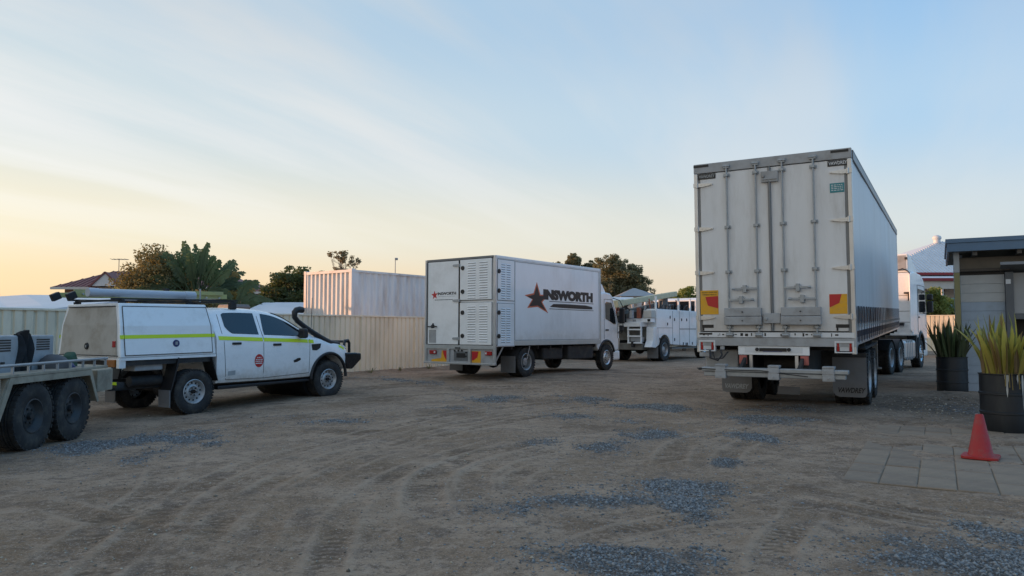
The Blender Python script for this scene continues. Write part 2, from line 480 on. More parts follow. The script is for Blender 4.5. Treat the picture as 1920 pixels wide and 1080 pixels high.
# gravel patches: centre, half sizes, turn, strength
PATCHES = [(.72, 5.95, .60, .47, -8, 1.25), (1.50, 6.57, .40, .37, 0, 1.15), (.70, 4.40, .44, .36, 0, 1.3), (3.1, 4.38, 1.3, .56, 12, 1.4), (3.9, 4.9, .7, .5, 0, 1.2),
           (1.06, 8.75, .34, .46, 0, 1.2), (1.97, 9.86, .38, .52, 0, 1.15), (3.13, 9.50, .38, .56, 0, 1.15), (2.18, 7.72, .22, .30, 0, 1.1),
           (3.85, 11.6, .62, .95, 0, .8), (-.25, 14.8, .58, .85, 0, .9), (1.60, 14.4, .75, .95, 0, .9), (2.65, 13.1, .60, .75, 0, .85),
           (.95, 11.8, .55, .62, 0, .8), (-4.75, 9.3, .85, 1.0, 20, .95), (-2.8, 11.3, .55, .34, 0, .8), (-1.1, 13.0, .55, .5, 0, .6),
           (.30, 8.95, .34, .35, 0, .6), (-3.0, 19.8, 1.9, .55, -52, .7), (1.75, 11.2, .3, .4, 0, .45), (-3.4, 12.4, 1.2, .3, 10, .35),
           (7.6, 12.1, .9, 1.3, 0, .55), (-.1, 5.75, .35, .28, 0, .5), (4.9, 12.9, .8, .6, 0, .5), (2.3, 4.25, .8, .35, 0, .45), (.2, 4.5, .3, .4, 0, .4)]
def gravel_mask(x, y):
    g = np.zeros_like(x)
    w = (fbm(x * 2.2, y * 1.5, 31, 5) - .5) * 2.6
    for cx_, cy_, rx, ry, a, st in PATCHES:
        ca, sa = math.cos(R(a)), math.sin(R(a))
        u = ((x - cx_) * ca + (y - cy_) * sa) / rx; v = (-(x - cx_) * sa + (y - cy_) * ca) / ry
        d = np.sqrt(u * u + v * v)
        g = np.maximum(g, np.clip(st * np.clip((1.28 + w - d) / 1.1, 0, 1), 0, 1))
    return g

# tyre tracks: polyline, half width, tread pitch, depth
TRACKS = [([(-1.45, 3.9), (-1.62, 4.7), (-1.78, 5.6), (-1.75, 6.8), (-1.35, 8.6), (-.4, 10.6), (1.2, 12.4), (3.6, 14.0)], .12, 0.093, .011),
          ([(-1.80, 3.9), (-2.0, 4.8), (-2.15, 5.7), (-2.15, 7.0), (-1.8, 8.8), (-.8, 11.0), (.9, 12.9), (3.2, 14.8)], .11, 0.093, .009),
          ([(-2.3, 3.7), (-2.45, 4.8), (-2.75, 6.2), (-2.7, 7.8), (-2.1, 9.8), (-.9, 12.2), (1.0, 14.2)], .13, 0.119, .008),
          ([(-1.0, 3.8), (-1.15, 4.8), (-1.25, 6.0), (-.95, 7.6), (-.1, 9.4)], .11, 0.085, .007),
          ([(-.55, 5.3), (-.72, 6.1), (-.75, 7.0), (-.45, 8.0), (.25, 8.9), (1.3, 9.6)], .16, 0.102, .010),
          ([(-.2, 5.7), (-.33, 6.5), (-.30, 7.3), (.1, 8.1), (.8, 8.7)], .14, 0.102, .008),
          ([(.05, 6.3), (.05, 7.0), (.4, 7.7)], .10, 0.085, .006),
          ([(1.55, 7.3), (1.75, 8.2), (2.2, 9.2), (3.0, 10.2), (4.3, 11.4)], .16, 0.102, .009),
          ([(2.05, 7.0), (2.25, 7.9), (2.8, 9.0), (3.8, 10.2)], .12, 0.085, .006),
          ([(2.2, 6.2), (2.6, 5.7), (2.95, 5.3), (3.4, 4.9)], .12, 0.085, .010),
          ([(2.45, 6.5), (2.9, 5.95), (3.35, 5.5), (3.9, 5.1)], .11, 0.085, .009),
          ([(-3.9, 6.2), (-3.3, 5.7), (-2.6, 5.3), (-1.9, 5.05)], .12, 0.102, .008),
          ([(-3.6, 7.8), (-3.1, 6.5), (-2.9, 5.4), (-2.7, 4.2)], .14, 0.102, .007),
          ([(-.4, 3.6), (.1, 4.4), (.9, 5.2), (2.0, 5.7)], .12, 0.085, .007),
          ([(1.3, 3.7), (1.6, 4.6), (2.0, 5.3), (2.4, 6.0)], .12, 0.085, .006),
          ([(-5, 15.5), (-2, 17.2), (1, 17.6), (4, 17.0), (8, 18.5)], .2, 0.136, .008),
          ([(-5, 14.0), (-2, 15.6), (1, 16.2), (4, 15.7)], .2, 0.136, .008)]
def smooth_path(pts, k=10):
    P = [np.array(p, float) for p in pts]; P = [2 * P[0] - P[1]] + P + [2 * P[-1] - P[-2]]
    out = []
    for i in range(1, len(P) - 2):
        a, b, c, d = P[i - 1:i + 3]
        for t in np.arange(k) / k:
            out.append(.5 * (2 * b + (c - a) * t + (2 * a - 5 * b + 4 * c - d) * t * t + (3 * b - a - 3 * c + d) * t ** 3))
    out.append(P[-2]); return np.array(out)

# paved strip frame (runs with the building)
PAV_O = np.array([3.02, 6.86]); PAV_A = np.array([math.cos(R(30)), -math.sin(R(30))]); PAV_B = np.array([math.sin(R(30)), math.cos(R(30))])
def pav_uv(x, y):
    return (x - PAV_O[0]) * PAV_A[0] + (y - PAV_O[1]) * PAV_A[1], (x - PAV_O[0]) * PAV_B[0] + (y - PAV_O[1]) * PAV_B[1]

def ground_height(x, y):
    z = 0.12 * np.exp(-(((x - 1.2) ** 2) / 14 + ((y - 21.8) ** 2) / 14))
    z = z - 0.11 * np.exp(-(((x + 6.4) ** 2) / 9 + ((y - 11.5) ** 2) / 34))
    z = z + 0.16 * np.exp(-(((x - 8.6) ** 2) / 1.6 + ((y - 14.4) ** 2) / 2.0))
    t = np.clip((y - 36) / 10, 0, 1)
    z = z + .3 * t * t
    return z

xs = steps([(-900, 90), (-60, 3), (-14, .3), (-6, .06), (-4, .03), (4.6, .03), (7, .06), (14, .3), (70, 3), (900, 90)])
ys = steps([(-300, 60), (-20, 3), (0, .5), (3.2, .06), (3.5, .024), (8.5, .03), (15, .07), (26, .22), (50, .8), (120, 6), (1500, 120)])
X, Y = np.meshgrid(xs, ys)
Z = ground_height(X, Y)
near = np.exp(-np.maximum(0, np.hypot(X, Y) - 14) / 8)
Z = Z + near * ((fbm(X * .55, Y * .55, 3) - .5) * .07 + (fbm(X * 3.1, Y * 3.1, 5) - .5) * .018 + (fbm(X * 17, Y * 17, 8, 2) - .5) * .006)
GM = gravel_mask(X, Y) * (Y > 0)
TR = np.zeros_like(Z)
for pts, hw, pitch, dep in TRACKS:
    P = smooth_path(pts)
    seg = np.hypot(*np.diff(P, axis=0).T); S = np.concatenate([[0], np.cumsum(seg)])
    m = (X > P[:, 0].min() - .5) & (X < P[:, 0].max() + .5) & (Y > P[:, 1].min() - .5) & (Y < P[:, 1].max() + .5)
    px_, py_ = X[m], Y[m]
    best = np.full(px_.shape, 9.0); arc = np.zeros_like(best); sgn = np.zeros_like(best)
    for i in range(len(P) - 1):
        d = P[i + 1] - P[i]; L2 = d @ d
        t = np.clip(((px_ - P[i, 0]) * d[0] + (py_ - P[i, 1]) * d[1]) / L2, 0, 1)
        ex = px_ - (P[i, 0] + t * d[0]); ey = py_ - (P[i, 1] + t * d[1]); q = np.hypot(ex, ey)
        u = q < best
        best[u] = q[u]; arc[u] = (S[i] + t * seg[i])[u]; sgn[u] = np.sign(ex * d[1] - ey * d[0])[u] * q[u]
    fade = np.clip(np.minimum(arc, S[-1] - arc) / .6, 0, 1) * np.clip(fbm(px_ * 1.3, py_ * 1.3, 50 + len(pts)) * 2.6 - .45, 0, 1)
    inside = np.clip((hw - best) / .045, 0, 1) * fade * np.clip(fbm(px_ * 5, py_ * 5, 70 + len(pts), 3) * 2.6 - .55, .12, 1)
    tread = .5 + .5 * np.sign(np.sin((arc + np.abs(sgn) * .5) * 2 * math.pi / pitch)) * (np.abs(sgn) > .012)
    rim = np.exp(-((best - hw - .03) / .03) ** 2) * fade
    dep = dep * 1.15; dz = -dep * inside * (.45 + .75 * tread) + rim * dep * .7
    Z[m] += dz
    tv = inside * (.30 + .70 * tread); TR[m] = np.where(tv > .03, np.maximum(TR[m], tv), np.where(TR[m] > .03, TR[m], np.minimum(TR[m], -rim * .8)))
Z = Z + GM * (.012 + (fbm(X * 24, Y * 24, 12, 2) - .5) * .012)
# the dirt gives way to the paving, ragged on its left where dust has blown over
U, V = pav_uv(X, Y)
wob = (fbm(X * 1.6, Y * 1.6, 21, 5) - .5) * 1.4
inp = np.clip((U - .62 - wob * 1.7 - V * .10) / .3, 0, 1) * np.clip((V - .02) / .03, 0, 1) * np.clip((4.6 - V + wob * .8) / .2, 0, 1) * (U < 5.5)
dust = np.clip((fbm(X * 1.1 + 3, Y * 1.1, 63, 5) - .46 - np.maximum(U - .9, 0) * .08) * 7, 0, 1)
inp = inp * (1 - dust)
Z = np.where(inp > 0, np.minimum(Z, .0) * (1 - inp) + inp * -.05 + (inp < .4) * .016, Z)
# loose dirt heaped along the foot of the fence
fd = (X + 4.925) * math.cos(R(33)) - (Y - 22.114) * math.sin(R(33))
Z = Z + .10 * np.exp(-((fd - .1) / .45) ** 2) * (.4 + fbm(X * 1.4, Y * 1.4, 44)) * (Y > 8) * (Y < 48)
nx, ny = len(xs), len(ys)
gme = bpy.data.meshes.new('ground')
co = np.stack([X, Y, Z], -1).reshape(-1, 3)
idx = np.arange(nx * ny).reshape(ny, nx)
fc = np.stack([idx[:-1, :-1], idx[:-1, 1:], idx[1:, 1:], idx[1:, :-1]], -1).reshape(-1, 4)
gme.vertices.add(len(co)); gme.vertices.foreach_set('co', co.astype(np.float32).ravel())
gme.loops.add(fc.size); gme.loops.foreach_set('vertex_index', fc.astype(np.int32).ravel())
gme.polygons.add(len(fc)); gme.polygons.foreach_set('loop_start', (np.arange(len(fc)) * 4).astype(np.int32))
gme.polygons.foreach_set('use_smooth', np.ones(len(fc), bool))
DM = np.clip(1.5 - np.sqrt(((X - 7.6) / 1.15) ** 2 + ((Y - 13.0) / 1.75) ** 2) + (fbm(X * 1.8, Y * 1.8, 91) - .5) * 1.6, 0, 1) * .85
for nm, arr in (('gravel', GM), ('track', TR), ('damp', DM)):
    a = gme.attributes.new(nm, 'FLOAT', 'POINT'); a.data.foreach_set('value', arr.astype(np.float32).ravel())
gme.update(calc_edges=True)
def ground_z(x, y):
    i = min(max(np.searchsorted(xs, x) - 1, 0), nx - 2); j = min(max(np.searchsorted(ys, y) - 1, 0), ny - 2)
    fx = (x - xs[i]) / (xs[i + 1] - xs[i]); fy = (y - ys[j]) / (ys[j + 1] - ys[j])
    return float((Z[j, i] * (1 - fx) + Z[j, i + 1] * fx) * (1 - fy) + (Z[j + 1, i] * (1 - fx) + Z[j + 1, i + 1] * fx) * fy)

gm = bpy.data.materials.new('dirt'); gm.use_nodes = True
gn_, gl_ = gm.node_tree.nodes, gm.node_tree.links
gp = gn_['Principled BSDF']; gp.inputs['Roughness'].default_value = .95; gp.inputs['Specular IOR Level'].default_value = .2
def gnode(t, **kw):
    n = gn_.new(t)
    for k, v in kw.items():
        if k in n.inputs: n.inputs[k].default_value = v
        else: setattr(n, k, v)
    return n
gt = gnode('ShaderNodeTexCoord')
def gnoise(scale, det=6, rough=.6, vec=None):
    n = gnode('ShaderNodeTexNoise', Scale=scale, Detail=det, Roughness=rough)
    gl_.new(vec or gt.outputs['Object'], n.inputs['Vector']); return n.outputs['Fac']
def gmix(fac, a, b, blend='MIX'):
    n = gnode('ShaderNodeMix', data_type='RGBA', blend_type=blend)
    for s, v in (('Factor', fac), ('A', a), ('B', b)):
        k = n.inputs[s] if s != 'Factor' else n.inputs['Factor']
        if isinstance(v, tuple): k.default_value = (*v, 1)
        elif isinstance(v, (int, float)): k.default_value = v
        else: gl_.new(v, k)
    return n.outputs['Result']
def grange(v, a, b, c=0, d=1, smooth=True):
    n = gnode('ShaderNodeMapRange'); n.interpolation_type = 'SMOOTHSTEP' if smooth else 'LINEAR'
    gl_.new(v, n.inputs['Value'])
    for k, q in (('From Min', a), ('From Max', b), ('To Min', c), ('To Max', d)): n.inputs[k].default_value = q
    return n.outputs[0]
c = gmix(grange(gnoise(.30, 5), .35, .65), (0.239, 0.158, 0.097), (0.302, 0.218, 0.153))
c = gmix(grange(gnoise(.9, 8, .68), .46, .62, 0, .85), c, (0.382, 0.277, 0.194))
c = gmix(grange(gnoise(.55, 8, .7), .50, .63, 0, .85), c, (0.133, 0.084, 0.050))
c = gmix(grange(gnoise(2.4, 9, .76), .50, .62, 0, .75), c, (0.143, 0.103, 0.078))
c = gmix(grange(gnoise(5.5, 9, .78), .50, .62, 0, .60), c, (0.392, 0.291, 0.213))
c = gmix(grange(gnoise(13, 8, .78), .50, .62, 0, .75), c, (0.122, 0.086, 0.062))
c = gmix(grange(gnoise(48, 5, .75), .52, .64, 0, .7), c, (0.424, 0.325, 0.252))
c = gmix(grange(gnoise(80, 4, .75), .54, .66, 0, .6), c, (0.074, 0.053, 0.041))
sp = gnode('ShaderNodeTexVoronoi', Scale=26.0); gl_.new(gt.outputs['Object'], sp.inputs['Vector'])
spk = gnode('ShaderNodeMath', operation='MULTIPLY')
gl_.new(grange(sp.outputs['Distance'], .10, .28, .9, 0), spk.inputs[0]); gl_.new(grange(gnoise(2.1, 5, .7), .46, .60), spk.inputs[1])
c = gmix(spk.outputs[0], c, (0.111, 0.084, 0.070))
sp2 = gnode('ShaderNodeTexVoronoi', Scale=55.0); gl_.new(gt.outputs['Object'], sp2.inputs['Vector'])
spm = gnode('ShaderNodeMath', operation='MULTIPLY')
gl_.new(grange(sp2.outputs['Distance'], .05, .28, .85, 0), spm.inputs[0]); gl_.new(grange(gnoise(1.7, 4), .44, .60), spm.inputs[1])
c = gmix(spm.outputs[0], c, (0.498, 0.392, 0.310))
at = gnode('ShaderNodeAttribute', attribute_name='track')
c = gmix(grange(at.outputs['Fac'], .3, .9, 0, .72), c, (0.111, 0.074, 0.049))
c = gmix(grange(at.outputs['Fac'], 0, -.6, 0, .45, smooth=False), c, (0.392, 0.291, 0.209))
ad = gnode('ShaderNodeAttribute', attribute_name='damp')
c = gmix(ad.outputs['Fac'], c, gmix(grange(gnoise(9, 8, .75), .4, .6), (0.058, 0.043, 0.033), (0.180, 0.134, 0.097)))
ag = gnode('ShaderNodeAttribute', attribute_name='gravel')
vg = gnode('ShaderNodeTexVoronoi', Scale=48.0); gl_.new(gt.outputs['Object'], vg.inputs['Vector'])
gcol = gmix(vg.outputs['Color'], (.085, .09, .093), (.215, .222, .228))
gc2 = gmix(grange(vg.outputs['Distance'], .25, .6), gcol, (.075, .072, .07))
gf = gnode('ShaderNodeMath', operation='MULTIPLY_ADD'); gl_.new(gnoise(7, 8, .75), gf.inputs[0]); gf.inputs[1].default_value = 1.5; gf.inputs[2].default_value = -.75
gf2 = gnode('ShaderNodeMath', operation='ADD'); gl_.new(gf.outputs[0], gf2.inputs[0]); gl_.new(ag.outputs['Fac'], gf2.inputs[1])
gfm = gnode('ShaderNodeMath', operation='MULTIPLY'); gl_.new(grange(gf2.outputs[0], .30, .85, 0, .8), gfm.inputs[0]); gl_.new(grange(ag.outputs['Fac'], .02, .2), gfm.inputs[1])
c = gmix(gfm.outputs[0], c, gc2)
gl_.new(c, gp.inputs['Base Color'])
b1 = gnode('ShaderNodeBump', Strength=.55, Distance=.02); gl_.new(gnoise(38, 8, .72), b1.inputs['Height'])
b2 = gnode('ShaderNodeBump', Strength=.5, Distance=.012); gl_.new(vg.outputs['Distance'], b2.inputs['Height']); gl_.new(b1.outputs[0], b2.inputs['Normal'])
gl_.new(ag.outputs['Fac'], b2.inputs['Strength'])
gl_.new(b2.outputs[0], gp.inputs['Normal'])
gme.materials.append(gm)
ground = bpy.data.objects.new('ground', gme); COL.objects.link(ground)
tag(ground, 'dusty brown dirt yard with curved tyre tracks', kind='structure')

# ------------------------------------------------------------------ loose stone
def stone_field(name, label, pts, mat_, seed):
    """many small faceted stones in one mesh: pts rows of x, y, z, r"""
    rs = np.random.RandomState(seed); n = len(pts)
    base = np.array([(1, 0, 0), (-1, 0, 0), (0, 1, 0), (0, -1, 0), (0, 0, 1), (0, 0, -1)], float)
    tri = np.array([(0, 2, 4), (2, 1, 4), (1, 3, 4), (3, 0, 4), (2, 0, 5), (1, 2, 5), (3, 1, 5), (0, 3, 5)])
    a = rs.rand(n) * 6.283
    v = base[None] * (1 + (rs.rand(n, 6, 1) - .5) * .7) * np.stack([1 + .5 * (rs.rand(n) - .5), 1 + .5 * (rs.rand(n) - .5), .6 + .3 * (rs.rand(n) - .5)], -1)[:, None]
    v = v + (rs.rand(n, 6, 3) - .5) * .5
    v = v * pts[:, 3][:, None, None]
    ca, sa = np.cos(a)[:, None], np.sin(a)[:, None]
    x = v[..., 0] * ca - v[..., 1] * sa; y = v[..., 0] * sa + v[..., 1] * ca
    v = np.stack([x, y, v[..., 2]], -1) + pts[:, None, :3]
    f = (tri[None] + (np.arange(n) * 6)[:, None, None]).reshape(-1, 3)
    me = bpy.data.meshes.new(name)
    me.vertices.add(n * 6); me.vertices.foreach_set('co', v.astype(np.float32).ravel())
    me.loops.add(f.size); me.loops.foreach_set('vertex_index', f.astype(np.int32).ravel())
    me.polygons.add(len(f)); me.polygons.foreach_set('loop_start', (np.arange(len(f)) * 3).astype(np.int32))
    at_ = me.attributes.new('tone', 'FLOAT', 'POINT'); at_.data.foreach_set('value', np.repeat(rs.rand(n), 6).astype(np.float32))
    me.update(calc_edges=True); me.materials.append(M[mat_])
    o = bpy.data.objects.new(name, me); COL.objects.link(o)
    return tag(o, label, kind='stuff')

def tone_mat(name, lo, hi):
    m = bpy.data.materials.new(name); m.use_nodes = True; n = m.node_tree.nodes; l = m.node_tree.links
    a = n.new('ShaderNodeAttribute'); a.attribute_name = 'tone'
    r = n.new('ShaderNodeMix'); r.data_type = 'RGBA'; l.new(a.outputs['Fac'], r.inputs['Factor'])
    r.inputs['A'].default_value = (*lo, 1); r.inputs['B'].default_value = (*hi, 1)
    l.new(r.outputs['Result'], n['Principled BSDF'].inputs['Base Color']); n['Principled BSDF'].inputs['Roughness'].default_value = .85
    M[name] = m
tone_mat('gravel_tone', (.065, .07, .073), (.285, .295, .30))
tone_mat('pebble_tone', (.12, .095, .07), (.46, .40, .31))

def bulk_z(px_, py_):
    i = np.clip(np.searchsorted(xs, px_) - 1, 0, nx - 2); j = np.clip(np.searchsorted(ys, py_) - 1, 0, ny - 2)
    fx = (px_ - xs[i]) / (xs[i + 1] - xs[i]); fy = (py_ - ys[j]) / (ys[j + 1] - ys[j])
    return (Z[j, i] * (1 - fx) + Z[j, i + 1] * fx) * (1 - fy) + (Z[j + 1, i] * (1 - fx) + Z[j + 1, i + 1] * fx) * fy
rs = np.random.RandomState(4)
rows = []
for cx_, cy_, rx, ry, a, st in PATCHES:
    n = int(3300 * 9 * max(rx, ry) ** 2 * .8 * st / (1 + max(0, cy_ - 8) * .12))
    qx = cx_ + (rs.rand(n) - .5) * 3 * max(rx, ry); qy = cy_ + (rs.rand(n) - .5) * 3 * max(rx, ry)
    n2 = qx.size
    g = gravel_mask(qx, qy); k = (rs.rand(n2) < g ** 1.8) & (qy > 3.3)
    rows.append(np.stack([qx[k], qy[k], bulk_z(qx[k], qy[k]) + .001, (.005 + .013 * rs.rand(k.sum()) ** 3.2) * (1 + np.maximum(0, qy[k] - 7) * .05)], -1))
for cx_, cy_, rx, ry, a, st in PATCHES:
    n = int(520 * rx * ry * 3.1 * st) + 20
    qx = cx_ + rs.normal(size=n) * rx * 1.25; qy = cy_ + rs.normal(size=n) * ry * 1.25; k = qy > 3.4
    u_, v_ = pav_uv(qx, qy); k &= ~((u_ > .3) & (v_ > 0) & (v_ < 4.5))
    rows.append(np.stack([qx[k], qy[k], bulk_z(qx[k], qy[k]), .004 + .011 * rs.rand(k.sum()) ** 2.5], -1))
stone_field('gravel', 'blue grey crushed gravel lying in patches on the dirt', np.concatenate(rows), 'gravel_tone', 1)
n = 15000
qy = 3.4 + 11 * rs.rand(n) ** 1.5; qx = (rs.rand(n) - .5) * (5 + qy * 1.35)
k = (fbm(qx * .9, qy * .9, 77) > .45 + .1 * rs.rand(n))
qx, qy = qx[k], qy[k]
u_, v_ = pav_uv(qx, qy); k = ~((u_ > .2) & (v_ > 0) & (v_ < 4.5))
qx, qy = qx[k], qy[k]
stone_field('pebbles', 'small loose pebbles scattered over the dirt', np.stack([qx, qy, bulk_z(qx, qy) + .001, .003 + .009 * rs.rand(len(qx)) ** 3], -1), 'pebble_tone', 2)

# ------------------------------------------------------------------ paving
pav_mat = mat('paver', (.245, .182, .128), .9, var=.2, scale=3, bump=.6, bscale=70, dirt=(.305, .225, .152), damt=1.0, dscale=4)
mat('paver_dark', (.215, .160, .114), .9, var=.2, scale=3, bump=.6, bscale=70, dirt=(.285, .21, .145), damt=1.0, dscale=4.5)
mat('paver_bed', (.16, .128, .088), .95, var=.2, scale=8)
bed = MB(); bed.box(0, 5.2, 0, 4.5, -.08, -.004)
pav = bed.build('pavement', 'paver_bed', None)
pav.location = (PAV_O[0], PAV_O[1], 0); pav.rotation_euler = (0, 0, R(-30))
tag(pav, 'worn concrete paving beside the planters and cone', kind='structure')
TW, TD = .305, .50
pieces = [MB().box(.002, TW - .002, .002, TD - .002, -.03, 0).build('paver', m_, pav, bevel=.012) for m_ in ('paver', 'paver_dark')]
prng = random.Random(3); first = [True, True]
for j in range(9):
    for i in range(17):
        k = 1 if prng.random() < .35 else 0
        loc = (i * TW, j * TD, .006 + prng.uniform(-.003, .003)); rot = (prng.uniform(-.008, .008), prng.uniform(-.008, .008), prng.uniform(-.004, .004))
        if first[k]:
            first[k] = False; pieces[k].location = loc; pieces[k].rotation_euler = rot
        else:
            inst(pieces[k], pav, loc, rot, 'paver')
# ------------------------------------------------------------------ boundary fence
def fence(name, label, p0, heading, lengths, h=1.8, z0=0.0):
    """ribbed sheet fence: posts between panels of the given lengths"""
    root = thing(name, label, 'fence', (p0[0], p0[1], z0), heading)
    y = 0
    rib = .197
    def panel(L):
        b = MB(); prof = []; n = int(round(L / rib)); st = L / n
        for i in range(n):
            o = i * st
            prof += [(o, 0), (o + st * .62, 0), (o + st * .72, -.034), (o + st * .86, -.034), (o + st * .96, 0)]
        prof.append((L, 0))
        rows = [[(x, yy, zz) for yy, x in prof] for zz in (.03, h - .03)]
        rows2 = [[(x - .004, yy, zz) for yy, x in prof] for zz in (.03, h - .03)]
        b.grid(rows); b.grid(rows2)
        return b
    cache = {}
    for i, L in enumerate(lengths):
        if L not in cache:
            cache[L] = panel(L - .06).build('panel', 'fence_cream', root, loc=(0, y + .03, 0))
            cache[L, 'r'] = MB().box(-.026, .026, 0, L - .06, h - .045, h).build('top_rail', 'fence_post', root, loc=(0, y + .03, 0), bevel=.004)
            cache[L, 'b'] = MB().box(-.024, .024, 0, L - .06, .0, .05).build('bottom_rail', 'fence_post', root, loc=(0, y + .03, 0), bevel=.004)
        else:
            inst(cache[L], root, (0, y + .03, 0)); inst(cache[L, 'r'], root, (0, y + .03, 0)); inst(cache[L, 'b'], root, (0, y + .03, 0))
        if 'p' not in cache: cache['p'] = MB().box(-.034, .034, -.032, .032, -.1, h + .012).build('post', 'fence_post', root, loc=(0, y, 0), bevel=.005)
        else: inst(cache['p'], root, (0, y, 0))
        y += L
    inst(cache['p'], root, (0, y, 0))
    return root
hd = 33.0; hs_, hc_ = math.sin(R(hd)), math.cos(R(hd))
A = (-4.925, 22.114)
t0 = .60 - 2.5 * 6
fence('sheet_fence', 'long cream ribbed steel fence running behind the ute and box truck', (A[0] + t0 * hs_, A[1] + t0 * hc_), hd, [2.5] * 17)
te = t0 + 2.5 * 17
cx0, cy0 = A[0] + te * hs_, A[1] + te * hc_
fence('sheet_fence', 'cream ribbed steel fence at the back of the yard beyond the truck cabs', (cx0, cy0), hd + 90, [2.5] * 11, z0=.25, h=1.85)

# ------------------------------------------------------------------ shipping container
cont = thing('shipping_container', 'white corrugated shipping container standing behind the cream fence', 'container', (0, 0, 0), 36)
CL, CW, CH = 6.06, 2.44, 2.65
# right rear corner (x=+CW/2, y=0) at (-5.25, 24.05)
ca, sa = math.cos(R(36)), math.sin(R(36))
cont.location = (-5.25 - ca * CW / 2, 24.15 + sa * CW / 2, .72)
def corr(L, H, pitch, dep):
    prof = []; n = int(L / pitch); o0 = (L - n * pitch) / 2
    prof.append((0, 0))
    for i in range(n):
        o = o0 + i * pitch
        prof += [(o, 0), (o + pitch * .26, 0), (o + pitch * .5, dep), (o + pitch * .76, dep)]
        prof.append((o + pitch - 1e-4, 0))
    prof.append((L, 0)); return prof
for s in (-1, 1):
    b = MB(); pr = corr(CL - .3, CH, .278, .036)
    b.grid([[(s * (CW / 2 - .02 - d), .15 + y, z) for y, d in pr] for z in (.16, CH - .1)])
    b.build('side_wall', 'container', cont)
pr = corr(CW - .28, CH, .215, .045)
b = MB(); b.grid([[(-CW / 2 + .14 + x, .02 + d, z) for x, d in pr] for z in (.16, CH - .1)]); b.build('end_wall', 'container', cont)
b = MB(); b.grid([[(-CW / 2 + .14 + x, CL - .02 - d, z) for x, d in pr] for z in (.16, CH - .1)]); b.build('end_wall', 'container', cont)
b = MB(); b.grid([[(x, y, CH - .06) for x in (-CW / 2 + .05, CW / 2 - .05)] for y in (.05, CL - .05)]); b.build('roof', 'container', cont)
b = MB(); b.box(-CW / 2 + .03, CW / 2 - .03, .05, CL - .05, .02, .14); b.build('floor', 'dark_steel', cont)
for s in (-1, 1):
    for y in (0, CL):
        y0, y1 = (0, .15) if y == 0 else (CL - .15, CL)
        x0, x1 = sorted((s * CW / 2, s * (CW / 2 - .13)))
        MB().box(x0, x1, y0, y1, .1, CH - .1).build('corner_post', 'container', cont, bevel=.01)
        for z in (0, CH - .118):
            MB().box(x0 - .004 * (s < 0), x1 + .004 * (s > 0), y0 - .004 * (y == 0), y1 + .004 * (y > 0), z, z + .118).build('corner_casting', 'container', cont, bevel=.006)
    x0, x1 = sorted((s * CW / 2, s * (CW / 2 - .06)))
    MB().box(x0, x1, .15, CL - .15, CH - .11, CH - .04).build('top_rail', 'container', cont)
    MB().box(x0, x1, .15, CL - .15, .02, .17).build('bottom_rail', 'container', cont)
for y0 in (0, CL - .06):
    MB().box(-CW / 2 + .13, CW / 2 - .13, y0 + .002, y0 + .058, CH - .12, CH - .03).build('top_rail', 'container', cont)
    MB().box(-CW / 2 + .13, CW / 2 - .13, y0 + .002, y0 + .058, .02, .17).build('bottom_rail', 'container', cont)
# blocks carrying the container
for s in (-1, 1):
    for y in (.3, CL - .3):
        wh = ('near ' if y < 1 else 'far ') + ('right' if s > 0 else 'left')
        p = cont.matrix_basis @ Vector((s * .9, y, 0))
        q = Matrix.Translation(cont.location) @ Euler((0, 0, R(-36))).to_matrix().to_4x4() @ Vector((s * .9, y, 0))
        o = MB().box(-.25, .25, -.25, .25, -.05, .72).build('timber_block', 'timber_dark', None, bevel=.01, loc=(q.x, q.y, 0), rot=(0, 0, R(-36)))
        tag(o, 'dark timber block under the ' + wh + ' corner of the white container', 'block', 'blocks under the shipping container')
